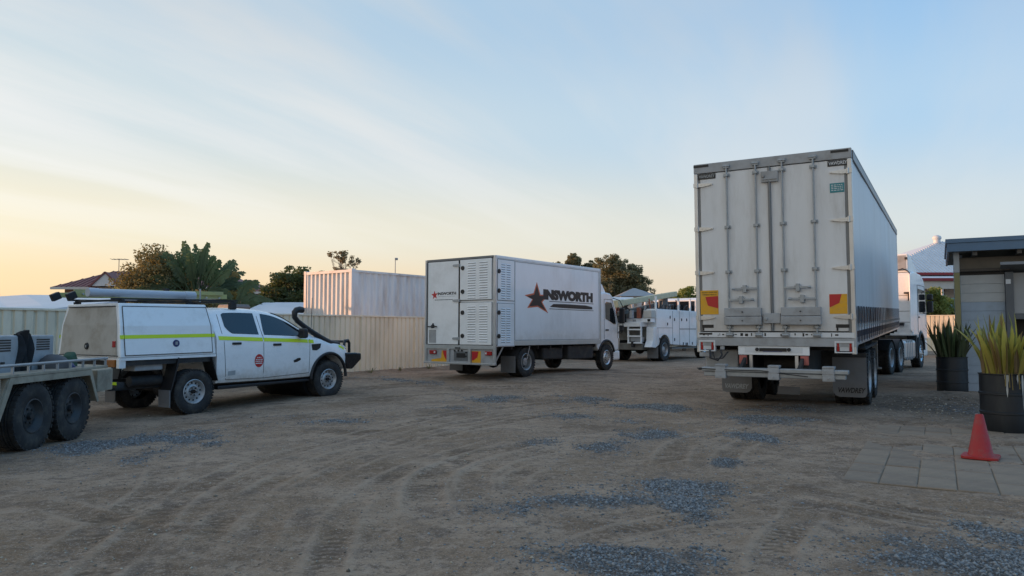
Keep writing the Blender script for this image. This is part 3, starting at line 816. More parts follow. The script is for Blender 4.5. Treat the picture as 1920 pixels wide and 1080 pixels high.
# ------------------------------------------------------------------ wheels
def make_wheel(kind, Rt, Wt, rimr):
    """meshes of a tyre, its rim and hub, axle along x, outer face towards +x, centred at 0"""
    h = Wt / 2
    t = MB()
    sw = Rt * .985
    t.lathe([(rimr, -h * .80), (rimr + .02, -h * .92), ((rimr + Rt) / 2, -h * 1.02), (Rt * .93, -h * .95), (Rt * .985, -h * .80),
             (Rt * .99, -h * .36), (Rt * .965, -h * .34), (Rt * .965, -h * .28), (Rt, -h * .26), (Rt, -.012), (Rt * .97, -.008), (Rt * .97, .008), (Rt, .012), (Rt, h * .26),
             (Rt * .965, h * .28), (Rt * .965, h * .34), (Rt * .99, h * .36), (Rt * .985, h * .80),
             (Rt * .93, h * .95), ((rimr + Rt) / 2, h * 1.02), (rimr + .035, h * .95), (rimr + .02, h * .86), (rimr, h * .80)], axis='x', n=44)
    n = 46 if kind == 'ute' else 34
    for k in range(n):     # shoulder blocks
        for s in (-1, 1):
            a = 2 * math.pi * (k + (.5 if s > 0 else 0)) / n
            Mx = Matrix.Rotation(a, 4, 'X')
            dw = 2 * math.pi * Rt / n * .3
            t.box(min(s * h * .42, s * h * .99), max(s * h * .42, s * h * .99), -dw, dw, Rt * .955, Rt * 1.004, Mx)
    tm = t.mesh('tyre', 'rubber', smooth=38)
    r = MB()
    if kind == 'ute':
        r.lathe([(rimr + .012, h * .88), (rimr, h * .93), (rimr - .018, h * .80), (rimr - .03, h * .62), (rimr * .80, h * .50), (rimr * .66, h * .52), (rimr * .60, h * .62), (rimr * .45, h * .66), (rimr * .40, h * .55), (0.001, h * .50)], axis='x', n=36)
        rm = 'rim_steel'
    elif kind == 'plant':
        r.lathe([(rimr + .012, h * .88), (rimr, h * .92), (rimr - .02, h * .5), (rimr * .8, h * .22), (rimr * .62, h * .2), (rimr * .5, h * .34), (rimr * .34, h * .36), (.001, h * .34)], axis='x', n=32)
        rm = 'rim_dark'
    elif kind == 'steer':
        r.lathe([(rimr + .012, h * .90), (rimr, h * .96), (rimr - .02, h * .86), (rimr * .86, h * .62), (rimr * .72, h * .66), (rimr * .62, h * .98), (rimr * .50, h * 1.02), (rimr * .34, h * 1.0), (rimr * .30, h * 1.12), (.001, h * 1.14)], axis='x', n=36)
        rm = 'rim_alloy'
    else:   # outer wheel of a dual: deep dish
        r.lathe([(rimr + .012, h * .90), (rimr, h * .96), (rimr - .02, h * .80), (rimr * .90, h * .1), (rimr * .82, -h * .45), (rimr * .60, -h * .55), (rimr * .5, -h * .45), (rimr * .46, h * .45), (rimr * .36, h * .55), (.001, h * .57)], axis='x', n=36)
        rm = 'rim_steel' if kind == 'dual' else 'rim_alloy'
    rmesh = r.mesh('rim', rm, smooth=40)
    hb = MB()
    if kind == 'ute':
        hb.cyl((h * .5, 0, 0), (h * .86, 0, 0), .038, .034, 14)
        for k in range(6):
            a = 2 * math.pi * k / 6; hb.cyl((h * .6, .066 * math.cos(a), .066 * math.sin(a)), (h * .76, .066 * math.cos(a), .066 * math.sin(a)), .011, n=6)
        for k in range(12):
            a = 2 * math.pi * (k + .5) / 12; q = rimr * .735
            hb.cyl((h * .49, q * math.cos(a), q * math.sin(a)), (h * .525, q * math.cos(a), q * math.sin(a)), .017, n=10)
    else:
        x0, x1, q, nn = {'plant': (h * .2, h * .5, .09, 6), 'steer': (h * .98, h * 1.1, rimr * .54, 10)}.get(kind, (-h * .5, -h * .25, rimr * .68, 10))
        for k in range(nn):
            a = 2 * math.pi * k / nn; hb.cyl((x0, q * math.cos(a), q * math.sin(a)), (x1, q * math.cos(a), q * math.sin(a)), .016, n=6)
        if kind == 'plant': hb.cyl((h * .3, 0, 0), (h * .75, 0, 0), .045, .04, 12)
        for k in range(10):
            a = 2 * math.pi * (k + .5) / 10; q2 = rimr * (.80 if kind == 'steer' else .7)
            xx = h * .66 if kind == 'steer' else (-h * .48 if kind != 'plant' else h * .225)
            if kind != 'plant': hb.cyl((xx - .02, q2 * math.cos(a), q2 * math.sin(a)), (xx + .004, q2 * math.cos(a), q2 * math.sin(a)), .028, n=8)
    hm = hb.mesh('hub', 'dark_steel' if kind != 'ute' else 'black_gloss', smooth=40)
    return tm, rmesh, hm
WH = {'truck': make_wheel('dual', .50, .27, .285), 'steer': make_wheel('steer', .51, .29, .285), 'plant': make_wheel('plant', .42, .22, .20),
      'ute': make_wheel('ute', .39, .265, .205), 'light': make_wheel('dual', .40, .20, .22), 'lsteer': make_wheel('steer', .40, .21, .22)}
def wheel(kind, parent, x, y, z, side=1, spin=None, steer=0, rim=True):
    tm, rm, hm = WH[kind]
    o = bpy.data.objects.new('tyre', tm); COL.objects.link(o); o.parent = parent
    o.location = (x, y, z)
    sp = rng.uniform(0, 6.28) if spin is None else spin
    o.rotation_euler = (Matrix.Rotation(R(-steer), 3, 'Z') @ Matrix.Rotation(0 if side > 0 else math.pi, 3, 'Z') @ Matrix.Rotation(sp, 3, 'X')).to_euler()
    if rim:
        for nm, me in (('rim', rm), ('hub', hm)):
            q = bpy.data.objects.new(nm, me); COL.objects.link(q); q.parent = o
            if nm == 'hub': q['kind'] = 'stuff'
    return o

# ------------------------------------------------------------------ curtain sided semi trailer
SEMI = thing('semi_trailer', 'tall white curtain sided semi trailer with its grey rear doors closed', 'trailer', (4.27 + .013, 12.126 + .022, 0), 30.16, 1.18)
W2 = 1.25; ZD = 1.25; ZT = 4.224; TL = 13.6
T = SEMI
# rear frame
MB().box(-W2, W2, -.02, .06, 4.062, ZT).build('rear_header', 'machine_grey', T, bevel=.008)
for s in (-1, 1):
    x0, x1 = sorted((s * W2, s * 1.185))
    MB().box(x0, x1, -.015, .12, .985, 4.06).build('corner_post', 'aluminium', T, bevel=.008)
    x0, x1 = sorted((s * 1.182, s * 1.145))
    MB().box(x0, x1, -.002, .05, 1.335, 4.058).build('door_seal', 'grey_rail', T)
# dark marker strips on the header ends
for x in (-1.12, 1.08):
    MB().box(x - .13, x + .13, -.024, -.021, 4.165, 4.205).build('header_strip', 'decal_black', T)
# doors
for s in (-1, 1):
    x0, x1 = sorted((s * .018, s * 1.142))
    door = MB().box(x0, x1, -.006, .045, 1.345, 4.05).build('rear_door', 'trailer_door', T, bevel=.006)
    for r_ in ((.21, .685)):
        x = s * r_
        MB().cyl((x, -.045, 1.28), (x, -.045, 4.16), .0155, n=10).build('lock_rod', 'galvanised', door, smooth=40)
        if s < 0 and r_ == .21:
            k = MB()
            k.box(-.055, .055, -.022, -.006, -.028, .028); k.box(-.028, .028, -.068, -.02, -.02, .02)
            for q in (-.042, .042): k.cyl((q, -.03, 0), (q, -.02, 0), .011, n=6)
            guide = k.build('rod_guide', 'galvanised', door, bevel=.004, loc=(x, 0, 3.98))
            for z in (3.10, 2.34, 1.415): inst(guide, door, (x, 0, z))
        else:
            for z in (3.98, 3.10, 2.34, 1.415): inst(guide, door, (x, 0, z))
        k = MB()
        k.box(x - .05, x + .05, -.06, -.02, 4.10, 4.17); k.cyl((x - .06, -.05, 4.135), (x + .06, -.05, 4.135), .02, n=8)
        k.box(x - .06, x + .06, -.055, -.012, 1.255, 1.33)
        k.cyl((x - .055, -.06, 1.285), (x + .055, -.06, 1.285), .02, n=8)
        k.build('rod_cam', 'galvanised', door, bevel=.005)
    for z, xa, xb in ((2.05, .235, .62), (1.868, .285, .66)):
        a, b_ = (s * .215, s * .62) if z > 2 else (s * .69, s * .27)
        k = MB(); k.bar((a, -.062, z), (b_, -.075, z), .018, .035)
        m_ = (a + b_) / 2
        k.box(m_ - .03, m_ + .03, -.09, -.006, z - .062, z + .062); k.box(m_ - .055, m_ + .055, -.08, -.03, z - .012, z + .03)
        k.cyl((b_, -.075, z), (b_ - .05 * (1 if b_ > a else -1), -.075, z), .022, n=8)
        k.build('lock_handle', 'galvanised', door, bevel=.004)
    xa, xb = sorted((s * .155, s * .755))
    MB().box(xa, xb, -.10, -.006, 1.595, 1.735).build('buffer_board', 'machine_grey', door, bevel=.008)
    MB().box(xa - .004, xb + .004, -.115, -.008, 1.45, 1.588).build('buffer_board', 'machine_grey', door, bevel=.008)
    bl = MB()
    for z in (1.665, 1.52): bl.cyl(((xa + xb) / 2, -.122, z), ((xa + xb) / 2, -.09, z), .012, n=8)
    bl.build('buffer_bolt', 'dark_steel', door)
    for z in (3.86, 3.10, 2.345, 1.575):
        k = MB()
        k.prism([(s * 1.255, z - .034), (s * 1.10, z - .036), (s * .93, z - .010), (s * .93, z + .010), (s * 1.10, z + .026), (s * 1.255, z + .034)], -.03, -.008, 'y')
        k.cyl((s * 1.19, -.03, z - .045), (s * 1.19, -.03, z + .045), .02, n=10)
        for q in (.96, 1.06, 1.12): k.cyl((s * q, -.038, z), (s * q, -.03, z), .010, n=6)
        k.build('hinge', 'aluminium', door)
    # recessed hand slots
    x0, x1 = sorted((s * .96, s * 1.155))
    MB().box(x0, x1, -.010, -.0065, 1.40, 1.455).box(x0 + .01, x0 + .035, -.02, -.0065, 1.355, 1.40).build('hand_slot', 'decal_black', door)
    # maker's plates
    xc = -1.025 if s < 0 else 1.05
    zc_ = 4.0
    pl = MB().box(xc - .15, xc + .15, -.012, -.0065, zc_ - .045, zc_ + .045).build('maker_plate', 'decal_black', door)
    text_mesh('lettering', 'VAWDREY', .075, 'decal_white' if s > 0 else 'decal_grey', pl, plane_M((xc, -.0135, zc_), (1, 0, 0), (0, 0, 1)), depth=.001, bold=.001, width=.27)
    # rear marker plates
    if s < 0:
        pl = MB().box(-1.175, -.87, -.012, -.0065, 1.63, 2.04).build('marker_plate', 'reflect_yellow', door)
        MB().prism([(-1.09, 1.93), (-.873, 1.94), (-.873, 1.73), (-1.05, 1.78)], -.014, -.0125, 'y').build('marker_red', 'reflect_red', pl)
        text_mesh('lettering', 'DO NOT OVERTAKE', .03, 'decal_black', pl, plane_M((-1.02, -.0135, 2.005), (1, 0, 0), (0, 0, 1)), depth=.001, width=.26)
        text_mesh('lettering', 'TURNING VEHICLE', .03, 'decal_black', pl, plane_M((-1.02, -.0135, 1.965), (1, 0, 0), (0, 0, 1)), depth=.001, width=.24)
    else:
        pl = MB().box(.875, 1.135, -.012, -.0065, 1.62, 1.93).build('marker_plate', 'reflect_yellow', door)
        MB().prism([(.877, 1.928), (1.055, 1.928), (1.02, 1.79), (.877, 1.72)], -.014, -.0125, 'y').build('marker_red', 'reflect_red', pl)
        pl = MB().box(.925, 1.135, -.011, -.0065, 3.535, 3.685).build('teal_sticker', 'decal_teal', door)
        k = MB(); r2 = random.Random(5)
        for i in range(4):
            x = .945
            while x < 1.11:
                w_ = r2.uniform(.015, .04); k.box(x, min(x + w_, 1.118), -.0125, -.0112, 3.565 + i * .028, 3.576 + i * .028); x += w_ + .012
        k.build('fine_print', 'decal_white', pl)
# centre closing strip and clasp plates
MB().cyl((.01, -.03, 1.345), (.01, -.03, 4.05), .022, n=10).build('centre_seal', 'grey_rail', T, smooth=40)
k = MB(); k.box(-.12, .15, -.06, -.007, 3.80, 3.98); k.box(-.10, .13, -.075, -.05, 3.835, 3.86); k.cyl((-.08, -.09, 3.90), (-.08, -.05, 3.90), .025, n=8); k.build('clasp', 'machine_grey', T, bevel=.006)
k = MB(); k.box(-.125, .14, -.07, -.007, 1.475, 1.64); k.cyl((-.08, -.1, 1.55), (-.08, -.06, 1.55), .025, n=8); k.build('clasp', 'machine_grey', T, bevel=.006)
# rear sill with worn white strip
MB().box(-W2 + .003, W2 - .003, -.018, .3, 1.10, 1.238).build('rear_sill', 'machine_grey', T, bevel=.006)
MB().box(-1.225, 1.225, -.028, .05, 1.245, 1.325).build('sill_strip', 'decal_white', T)
k = MB(); r2 = random.Random(11); x = -1.2
while x < 1.18:
    w_ = r2.uniform(.008, .05)
    if r2.random() < .6: k.box(x, x + w_, -.0295, -.0282, 1.26 + r2.uniform(0, .025), 1.285 + r2.uniform(0, .03))
    x += w_ + r2.uniform(.006, .06)
k.build('worn_marking', 'decal_black', T)
MB().box(-1.2, -.98, -.0298, -.0284, 1.285, 1.315).build('sill_marking', 'decal_black', T)
# lamp boxes
for s in (-1, 1):
    xa, xb = sorted((s * .935, s * 1.215))
    k = MB()
    k.box(xa, xb, -.03, .06, 1.165, 1.19); k.box(xa, xb, -.03, .06, 1.005, 1.022); k.box(xa, xa + .022, -.03, .06, 1.022, 1.165); k.box(xb - .022, xb, -.03, .06, 1.022, 1.165)
    lb = k.build('lamp_frame', 'decal_white', T)
    xm = (xa + xb) / 2
    MB().box(xm - .07, xm + .07, -.012, .05, 1.035, 1.155).build('lamp', 'lens_clear', lb, bevel=.006)
    for q in (-.09, .09): MB().box(xm + q - .018, xm + q + .018, -.02, .05, 1.03, 1.158).build('lamp', 'lens_red', lb, bevel=.006)
# number plate panel
k = MB(); k.box(-.56, .56, .0, .03, .955, 1.098); npn = k.build('plate_panel', 'white_body', T, bevel=.004)
MB().box(-.45, .455, -.006, -.0005, .995, 1.085).build('plate_recess', 'decal_white', npn)
MB().box(-.215, .215, -.012, -.0065, 1.012, 1.07).build('number_plate', 'decal_black', npn)
MB().box(-.16, .14, -.0135, -.0122, 1.008, 1.018).build('plate_edge', 'decal_blue', npn)
for x in (-.25, .25): MB().cyl((x, -.03, 1.045), (x, -.0065, 1.045), .03, n=14).build('plate_lamp', 'black_plastic', npn, smooth=40)
for s in (-1, 1):
    xa, xb = sorted((s * .42, s * .545))
    MB().box(xa, xb, -.01, .03, .80, .945).build('reflector', 'lens_red_pale', T, bevel=.006)
    xa, xb = sorted((s * .335, s * .385))
    MB().box(xa, xb, .02, .08, .74, .95).build('drop_leg', 'aluminium', T)
# tail lift beam hung behind the sill, clamps and a loose cable
lb = MB()
lb.box(-1.05, 1.17, -.47, -.33, .70, .765); lb.box(-1.02, 1.13, -.44, -.34, .62, .695)
beam = lb.build('tail_beam', 'galvanised', T, bevel=.012)
for x in (-.74, .09, .89):
    k = MB(); k.box(x - .085, x + .085, -.485, -.32, .59, .625); k.box(x - .085, x + .085, -.49, -.47, .60, .80); k.box(x - .07, x + .07, -.495, -.488, .70, .76)
    k.box(x - .085, x + .085, -.49, -.30, .78, .815); k.cyl((x, -.51, .635), (x, -.48, .635), .012, n=8)
    k.build('beam_clamp', 'machine_grey', beam, bevel=.005)
MB().box(-1.11, -1.04, -.45, -.35, .715, .75).build('beam_hook', 'dark_steel', beam)
MB().tube([(-1.13, -.46, .745), (-.95, -.485, .738), (-.5, -.49, .728), (-.1, -.49, .73), (.25, -.485, .69), (.6, -.478, .655)], .007, 6).build('cable', 'black_plastic', beam)
MB().tube([(-1.02, -.05, 1.03), (-1.0, -.12, .90), (-.86, -.16, .86), (-.80, -.12, .95), (-.84, -.06, 1.02)], .016, 7).build('air_hose', 'black_plastic', T, smooth=60)
MB().tube([(-.98, -.02, .99), (-.92, -.14, .88), (-.78, -.15, .90), (-.72, -.03, 1.0)], .012, 7).build('air_hose', 'black_plastic', T, smooth=60)
k = MB(); k.box(-1.21, -1.02, -.02, .08, .91, .985); k.box(-.86, -.79, .0, .05, 1.03, 1.095); k.build('junction_box', 'machine_grey', T, bevel=.01)
for s in (-1, 1): MB().bar((s * .45, .2, .95), (s * .45, -.38, .72), .05, .08).build('beam_arm', 'dark_steel', T)
# body
MB().box(-W2, W2, .12, TL - .06, 1.13, 1.245).build('floor', 'grey_rail', T)
MB().box(-W2 + .02, W2 - .02, .07, TL - .05, 4.14, 4.20).build('roof', 'white_body', T)
MB().box(-W2, W2, TL - .06, TL, 1.13, 4.20).build('headboard', 'white_body', T, bevel=.01)
for s in (-1, 1):
    xa, xb = sorted((s * (W2 + .012), s * (W2 - .05)))
    MB().box(xa, xb, .14, TL - .02, 4.065, 4.19).build('top_rail', 'grey_rail', T, bevel=.006)
    MB().box(xa, xb, .14, TL - .02, 4.195, 4.215).build('roof_edge', 'grey_rail', T)
    xa, xb = sorted((s * (W2 + .004), s * (W2 - .06)))
    MB().box(xa, xb, .125, TL - .02, 1.125, 1.175).build('side_rail', 'aluminium', T, bevel=.004)
    # curtain, slightly slack
    rows = []
    r2 = random.Random(4 + s)
    ph = [r2.uniform(0, 6) for _ in range(6)]
    ysn = np.linspace(.13, TL - .03, 120)
    for z in np.linspace(1.34, 4.10, 22):
        t = (z - 1.34) / 2.76; amp = .014 * math.sin(math.pi * min(max(t, 0), 1)) + .003
        rows.append([(s * (W2 - .012 + amp * (math.sin(y * 1.15 + ph[0]) * .6 + math.sin(y * 2.7 + ph[1] + z * .4) * .35 + .5 * math.sin(z * 1.1 + ph[3]) - .3)), y, z) for y in ysn])
    c_ = MB().grid(rows).build('curtain', 'curtain', T, smooth=180)
    # curtain skirt, straps and buckles
    sk = MB().grid([[(s * (W2 - .008 - .006 * (i == 0)), y, z) for y in ysn] for i, z in enumerate((1.20, 1.345))]).build('curtain_skirt', 'strap', T)
    n_st = 27
    st0 = None
    for i in range(n_st):
        y = .32 + i * (TL - .7) / (n_st - 1)
        k = None
        if st0 is None:
            k = MB(); q = s * (W2 + .012)
            k.box(min(q, q - s * .006), max(q, q - s * .006), -.10, .10, 1.50, 1.74)
            k.prism([(-.10, 1.50), (.10, 1.50), (.045, 1.40), (-.045, 1.40)], min(q, q - s * .006), max(q, q - s * .006), 'x')
            k.box(min(q + s * .001, q - s * .007), max(q + s * .001, q - s * .007), -.025, .025, 1.16, 1.41)
            st0 = k.build('curtain_strap', 'strap', c_, loc=(0, y, 0))
            k = MB(); k.box(min(q + s * .018, q), max(q + s * .018, q), -.035, .035, 1.40, 1.455)
            st1 = k.build('buckle', 'galvanised', c_, loc=(0, y, 0))
        else:
            inst(st0, c_, (0, y, 0), name='curtain_strap'); inst(st1, c_, (0, y, 0), name='buckle')
# chassis and running gear; the wheels stand on level ground under the nose-up body
for s in (-1, 1):
    xa, xb = sorted((s * .42, s * .52))
    MB().prism([(.12, 1.12), (TL - 1.2, 1.12), (TL - 1.2, .98), (9.8, .95), (8.6, .70), (.12, .62)], xa, xb, 'x').build('chassis_beam', 'dark_steel', T)
    for y in (9.2,):
        MB().box(s * .85 - .06, s * .85 + .06, y - .06, y + .06, .18, 1.12).box(s * .85 - .14, s * .85 + .14, y - .12, y + .12, .14, .18).build('landing_leg', 'galvanised', T)
k = MB()
for y in (.5, 2.0, 3.5, 5.5, 7.5, 9.5, 11.5, 13.2): k.box(-1.2, 1.2, y - .04, y + .04, 1.02, 1.128)
k.build('cross_member', 'dark_steel', T)
sp_ = math.tan(R(1.18))
for i, y in enumerate((2.45, 3.72)):
    zc_ = .50 - y * sp_ + .005
    MB().cyl((-1.0, y, zc_), (1.0, y, zc_), .065, n=12).build('axle', 'dark_steel', T, smooth=40)
    MB().box(-.62, -.32, y - .3, y + .1, zc_ + .05, zc_ + .16).box(.32, .62, y - .3, y + .1, zc_ + .05, zc_ + .16).build('air_spring', 'dark_steel', T)
    for s in (-1, 1):
        wheel('truck', T, s * 1.105, y, zc_, s)
        wheel('truck', T, s * .80, y, zc_, -s, rim=False)
# mudflaps
for s in (-1, 1):
    pts = [(.70, .28), (.74, .21), (.80, .185), (1.17, .185), (1.23, .20), (1.25, .26), (1.25, .88), (.70, .88)]
    zo = -.03
    pts = [(s * x, z + zo) for x, z in pts]
    fl = MB().prism(pts, 1.60, 1.615, 'y').build('mudflap', 'flap_grey', T)
    text_mesh('lettering', 'VAWDREY', .12, 'decal_black' if s > 0 else 'decal_grey', fl, plane_M((s * .99, 1.597, .27), (1, 0, 0), (0, 0, 1)), depth=.001, bold=.004, shear=.3, width=.44)
    MB().box(min(s * .695, s * 1.252), max(s * .695, s * 1.252), 1.59, 1.66, .852, .93).build('mudguard', 'dark_steel', T)
    MB().box(s * .975 - .27, s * .975 + .27, 1.62, 4.4, .99, 1.02).build('mudguard', 'dark_steel', T)
mf = MB().box(-.22, .16, 1.5, 1.51, .17, .31).build('mudflap', 'flap_grey', T)
MB().box(-1.1, 1.1, 1.64, 1.70, .45, .95).build('spray_board', 'dark_steel', T)
MB().box(-1.18, -.62, .25, .75, .70, 1.02).build('pallet_box', 'machine_grey', T, bevel=.02)
MB().cyl((-.3, .9, .78), (.3, .9, .78), .14, n=18).build('air_tank', 'dark_steel', T, smooth=40)
# ------------------------------------------------------------------ prime mover
PM = thing('prime_mover', 'white cab over prime mover coupled to the curtain sided trailer', 'truck', (13.79, 27.44, 0), 38)
T = PM
def arch_poly(base, yc, zc_, r, n=14, y0=None, y1=None):
    """half ring points of a wheel opening, front to back"""
    return [(yc + r * math.cos(math.pi * k / n), zc_ + r * math.sin(math.pi * k / n)) for k in range(n + 1)]
cabp = [(-1.46, 1.15), (-.72, 1.15)] + [(q[0], q[1]) for q in reversed(arch_poly(None, 0, .62, .68)) if q[1] > 1.0] + [(.78, 1.0), (1.32, .98), (1.36, 1.5), (1.30, 2.0), (1.02, 3.0), (.78, 3.22), (.3, 3.36), (-1.0, 3.40), (-1.46, 3.34)]
cab = MB().prism(cabp, -1.22, 1.22, 'x').build('cab', 'white_paint', T, bevel=.05)
MB().box(-1.14, 1.14, -1.475, -1.463, 1.3, 3.2).build('rear_panel', 'white_body', cab)
for z in (1.62, 2.0, 2.55): MB().box(-1.14, 1.14, -1.482, -1.476, z - .012, z + .012).build('panel_rib', 'machine_grey', cab)
for s in (-1, 1):
    k = 1.223 * s
    MB().prism([(-.42, 2.82), (-.35, 2.0), (-.1, 1.92), (.95, 1.95), (1.06, 2.15), (.86, 2.80)], min(k, k + s * .006), max(k, k + s * .006), 'x').build('side_window', 'glass_dark', cab)
    d_ = MB()
    for a, b_ in (((-.52, 1.25), (-.52, 2.95)), ((-.52, 2.95), (.86, 2.95)), ((.86, 2.95), (1.12, 2.1)), ((1.12, 2.1), (1.12, 1.45))):
        d_.bar((k, *a), (k, *b_), .012, .012)
    dr = d_.build('door_gap', 'black_plastic', cab)
    MB().box(min(k, k + s * .02), max(k, k + s * .02), -.40, -.22, 1.78, 1.83).build('door_handle', 'black_plastic', cab, bevel=.005)
    ar = MB(); pa = arch_poly(None, 0, .62, .62, 16)
    ar.tube([(k * .985, *p) for p in pa], .05, 8)
    ar.build('wheel_arch', 'black_plastic', cab, smooth=50)
    # mirrors on arms
    mr_ = MB(); mr_.box(s * 1.36 - .11 * (s < 0) * 0 - .10, s * 1.36 + .10, 1.05, 1.22, 2.0, 2.42)
    mo = mr_.build('mirror', 'black_plastic', T, bevel=.04)
    MB().box(s * 1.36 - .10, s * 1.36 + .10, 1.06, 1.22, 2.46, 2.68).build('mirror', 'black_plastic', T, bevel=.04)
    MB().tube([(s * 1.2, 1.1, 2.75), (s * 1.34, 1.14, 2.78), (s * 1.36, 1.14, 2.70)], .018, 7).tube([(s * 1.2, 1.16, 1.95), (s * 1.34, 1.14, 1.98)], .018, 7).build('mirror_arm', 'black_plastic', T)
    # side fairing behind the cab
    xa, xb = sorted((s * 1.22, s * 1.185))
    MB().prism([(-1.48, 1.25), (-1.47, 3.33), (-1.78, 3.25), (-1.85, 1.35)], xa, xb, 'x').build('side_fairing', 'white_paint', T, bevel=.012)
    # fuel tank and steps
    MB().box(min(s * .62, s * 1.18), max(s * .62, s * 1.18), -2.75, -.85, .35, 1.0).build('fuel_tank', 'aluminium', T, bevel=.09)
    bn = MB()
    for y in (-2.4, -2.1, -1.8, -1.5): bn.box(min(s * .6, s * 1.192), max(s * .6, s * 1.192), y - .03, y + .03, .33, 1.015)
    bn.build('tank_band', 'galvanised', T, bevel=.02)
    MB().box(min(s * .9, s * 1.2), max(s * .9, s * 1.2), -.82, -.62, .35, 1.2).build('step', 'dark_steel', T, bevel=.02)
    MB().box(min(s * .8, s * 1.2), max(s * .8, s * 1.2), .68, 1.42, .38, .96).build('bumper_corner', 'white_paint', T, bevel=.06)
    for y in (-3.75, -5.12):
        wheel('truck', T, s * 1.10, y, .50, s); wheel('truck', T, s * .80, y, .50, -s, rim=False)
    wheel('steer', T, s * 1.07, 0, .51, s)
    MB().box(min(s * .42, s * .5), max(s * .42, s * .5), -6.0, 1.1, .72, .98).build('chassis_rail', 'dark_steel', T)
# windscreen, roof deflector, bumper
ws = MB(); ws.grid([[(-1.08, 1.315, 2.02), (1.08, 1.315, 2.02)], [(-1.04, 1.035, 3.0), (1.04, 1.035, 3.0)]]).build('windscreen', 'glass_dark', cab)
MB().box(-1.0, 1.0, 1.36, 1.40, 1.05, 1.9).build('grille', 'black_plastic', cab, bevel=.02)
MB().box(-.8, .8, 1.1, 1.46, .38, .95).build('bumper', 'white_paint', T, bevel=.05)
df = MB(); df.prism([(-1.44, 3.36), (.2, 3.38), (-.1, 3.62), (-.9, 3.92), (-1.44, 4.02)], -1.12, 1.12, 'x')
dfo = df.build('roof_deflector', 'white_paint', T, bevel=.04)
MB().box(-1.05, 1.05, -1.447, -1.442, 3.42, 3.95).build('deflector_inside', 'machine_grey', dfo)
k = MB(); k.box(1.02, 1.10, -1.5, -1.46, 3.80, 3.88); k.tube([(.8, -1.47, 3.44), (.95, -1.55, 3.48), (1.1, -1.5, 3.40), (1.17, -1.47, 3.3)], .02, 7); k.build('deflector_stay', 'dark_steel', dfo)
k = MB(); k.box(.98, 1.19, -1.62, -1.48, 2.60, 2.66); k.box(1.10, 1.18, -1.60, -1.5, 2.36, 2.60); k.build('work_lamp', 'black_plastic', T, bevel=.01)
MB().box(-.95, .95, -1.6, -1.48, 1.50, 1.60).build('air_line_bracket', 'black_plastic', T)
MB().cyl((-1.0, -1.7, 1.0), (-1.0, -1.7, 3.6), .08, n=14).build('exhaust_stack', 'exhaust', T, smooth=40)
MB().box(-.5, .5, -5.0, -3.9, 1.0, 1.10).build('fifth_wheel', 'dark_steel', T, bevel=.02)
for s in (-1, 1):
    for yc in (-3.75, -5.12):
        rows = []
        for a in np.linspace(25, 155, 12):
            y, z = yc + .56 * math.cos(R(a)), .50 + .56 * math.sin(R(a))
            rows.append([(s * .62, y, z), (s * 1.24, y, z)])
        MB().grid(rows).build('mudguard', 'dark_steel', T, smooth=60)
# ------------------------------------------------------------------ box truck
BT = thing('box_truck', 'white box truck with vented rear corner and a red star on its side', 'truck', (-1.407, 19.475, .11), 37.5, -.244)
T = BT
W2 = 1.24; ZB = .82; ZT = 3.155; BL = 5.22
body = MB().box(-W2 + .012, W2 - .012, .03, BL - .02, ZB + .05, ZT - .03).build('box_body', 'box_paint', T)
# aluminium edge trims
for s in (-1, 1):
    xa, xb = sorted((s * W2, s * (W2 - .075)))
    MB().box(xa, xb, 0, .05, .345, ZT - .002).build('corner_trim', 'aluminium', T, bevel=.006)
    xa, xb = sorted((s * (W2 + .002), s * (W2 - .05)))
    MB().box(xa, xb, .052, BL - .06, ZT - .075, ZT).build('top_trim', 'white_body', T, bevel=.01)
    MB().box(xa, xb, BL - .058, BL, ZB + .03, ZT - .001).build('front_trim', 'trim_cream', T, bevel=.01)
    MB().box(xa, xb, .81, BL - .06, ZB + .02, ZB + .14).build('skirt_rail', 'trim_cream', T, bevel=.008)
    MB().box(xa, xb, .052, .805, ZB - .005, ZB + .03).build('skirt_rail', 'aluminium', T, bevel=.008)
MB().box(-W2 + .076, W2 - .076, -.012, .05, ZT - .06, ZT - .001).build('rear_header', 'grey_rail', T, bevel=.006)
MB().box(-W2 + .076, W2 - .076, .0, .05, ZB - .075, ZB + .03).build('rear_sill', 'aluminium', T, bevel=.006)
MB().box(-W2 + .05, W2 - .05, .06, BL - .07, ZT - .028, ZT - .004).build('roof', 'white_body', T)
# left hand door
door = MB().box(-1.115, -.01, -.012, .028, ZB + .045, ZT - .075).build('rear_door', 'white_body', T, bevel=.006)
g_ = MB()
for a in ((-1.135, -1.118, ZB + .035, ZT - .065), (-.008, .010, ZB + .035, ZT - .065)): g_.box(a[0], a[1], -.006, .029, a[2], a[3])
g_.box(-1.118, -.008, -.006, .029, ZT - .073, ZT - .062); g_.box(-1.118, -.008, -.006, .029, ZB + .032, ZB + .043)
g_.build('door_seal', 'decal_black', T)
MB().cyl((-1.155, -.03, ZB + .05), (-1.155, -.03, ZT - .08), .014, n=8).build('lock_rod', 'galvanised', T, smooth=40)
for z in (2.95, 2.02, 1.02):
    MB().prism([(-.20, z - .012), (-.17, z - .03), (.02, z - .035), (.02, z + .035), (-.17, z + .03), (-.20, z + .012)], -.035, -.0125, 'y').cyl((.03, -.03, z - .04), (.03, -.03, z + .04), .02, n=8).build('hinge', 'galvanised', door)
MB().box(-1.06, -.80, -.016, -.0125, .90, 1.25).build('kick_plate', 'machine_grey', door)
k = MB(); k.bar((-1.08, -.05, 1.335), (-.74, -.06, 1.34), .03, .03); k.cyl((-.91, -.075, 1.30), (-.91, -.012, 1.42), .025, n=8); k.box(-.98, -.86, -.03, -.0125, 1.30, 1.38)
k.build('door_handle', 'dark_steel', door, bevel=.004)
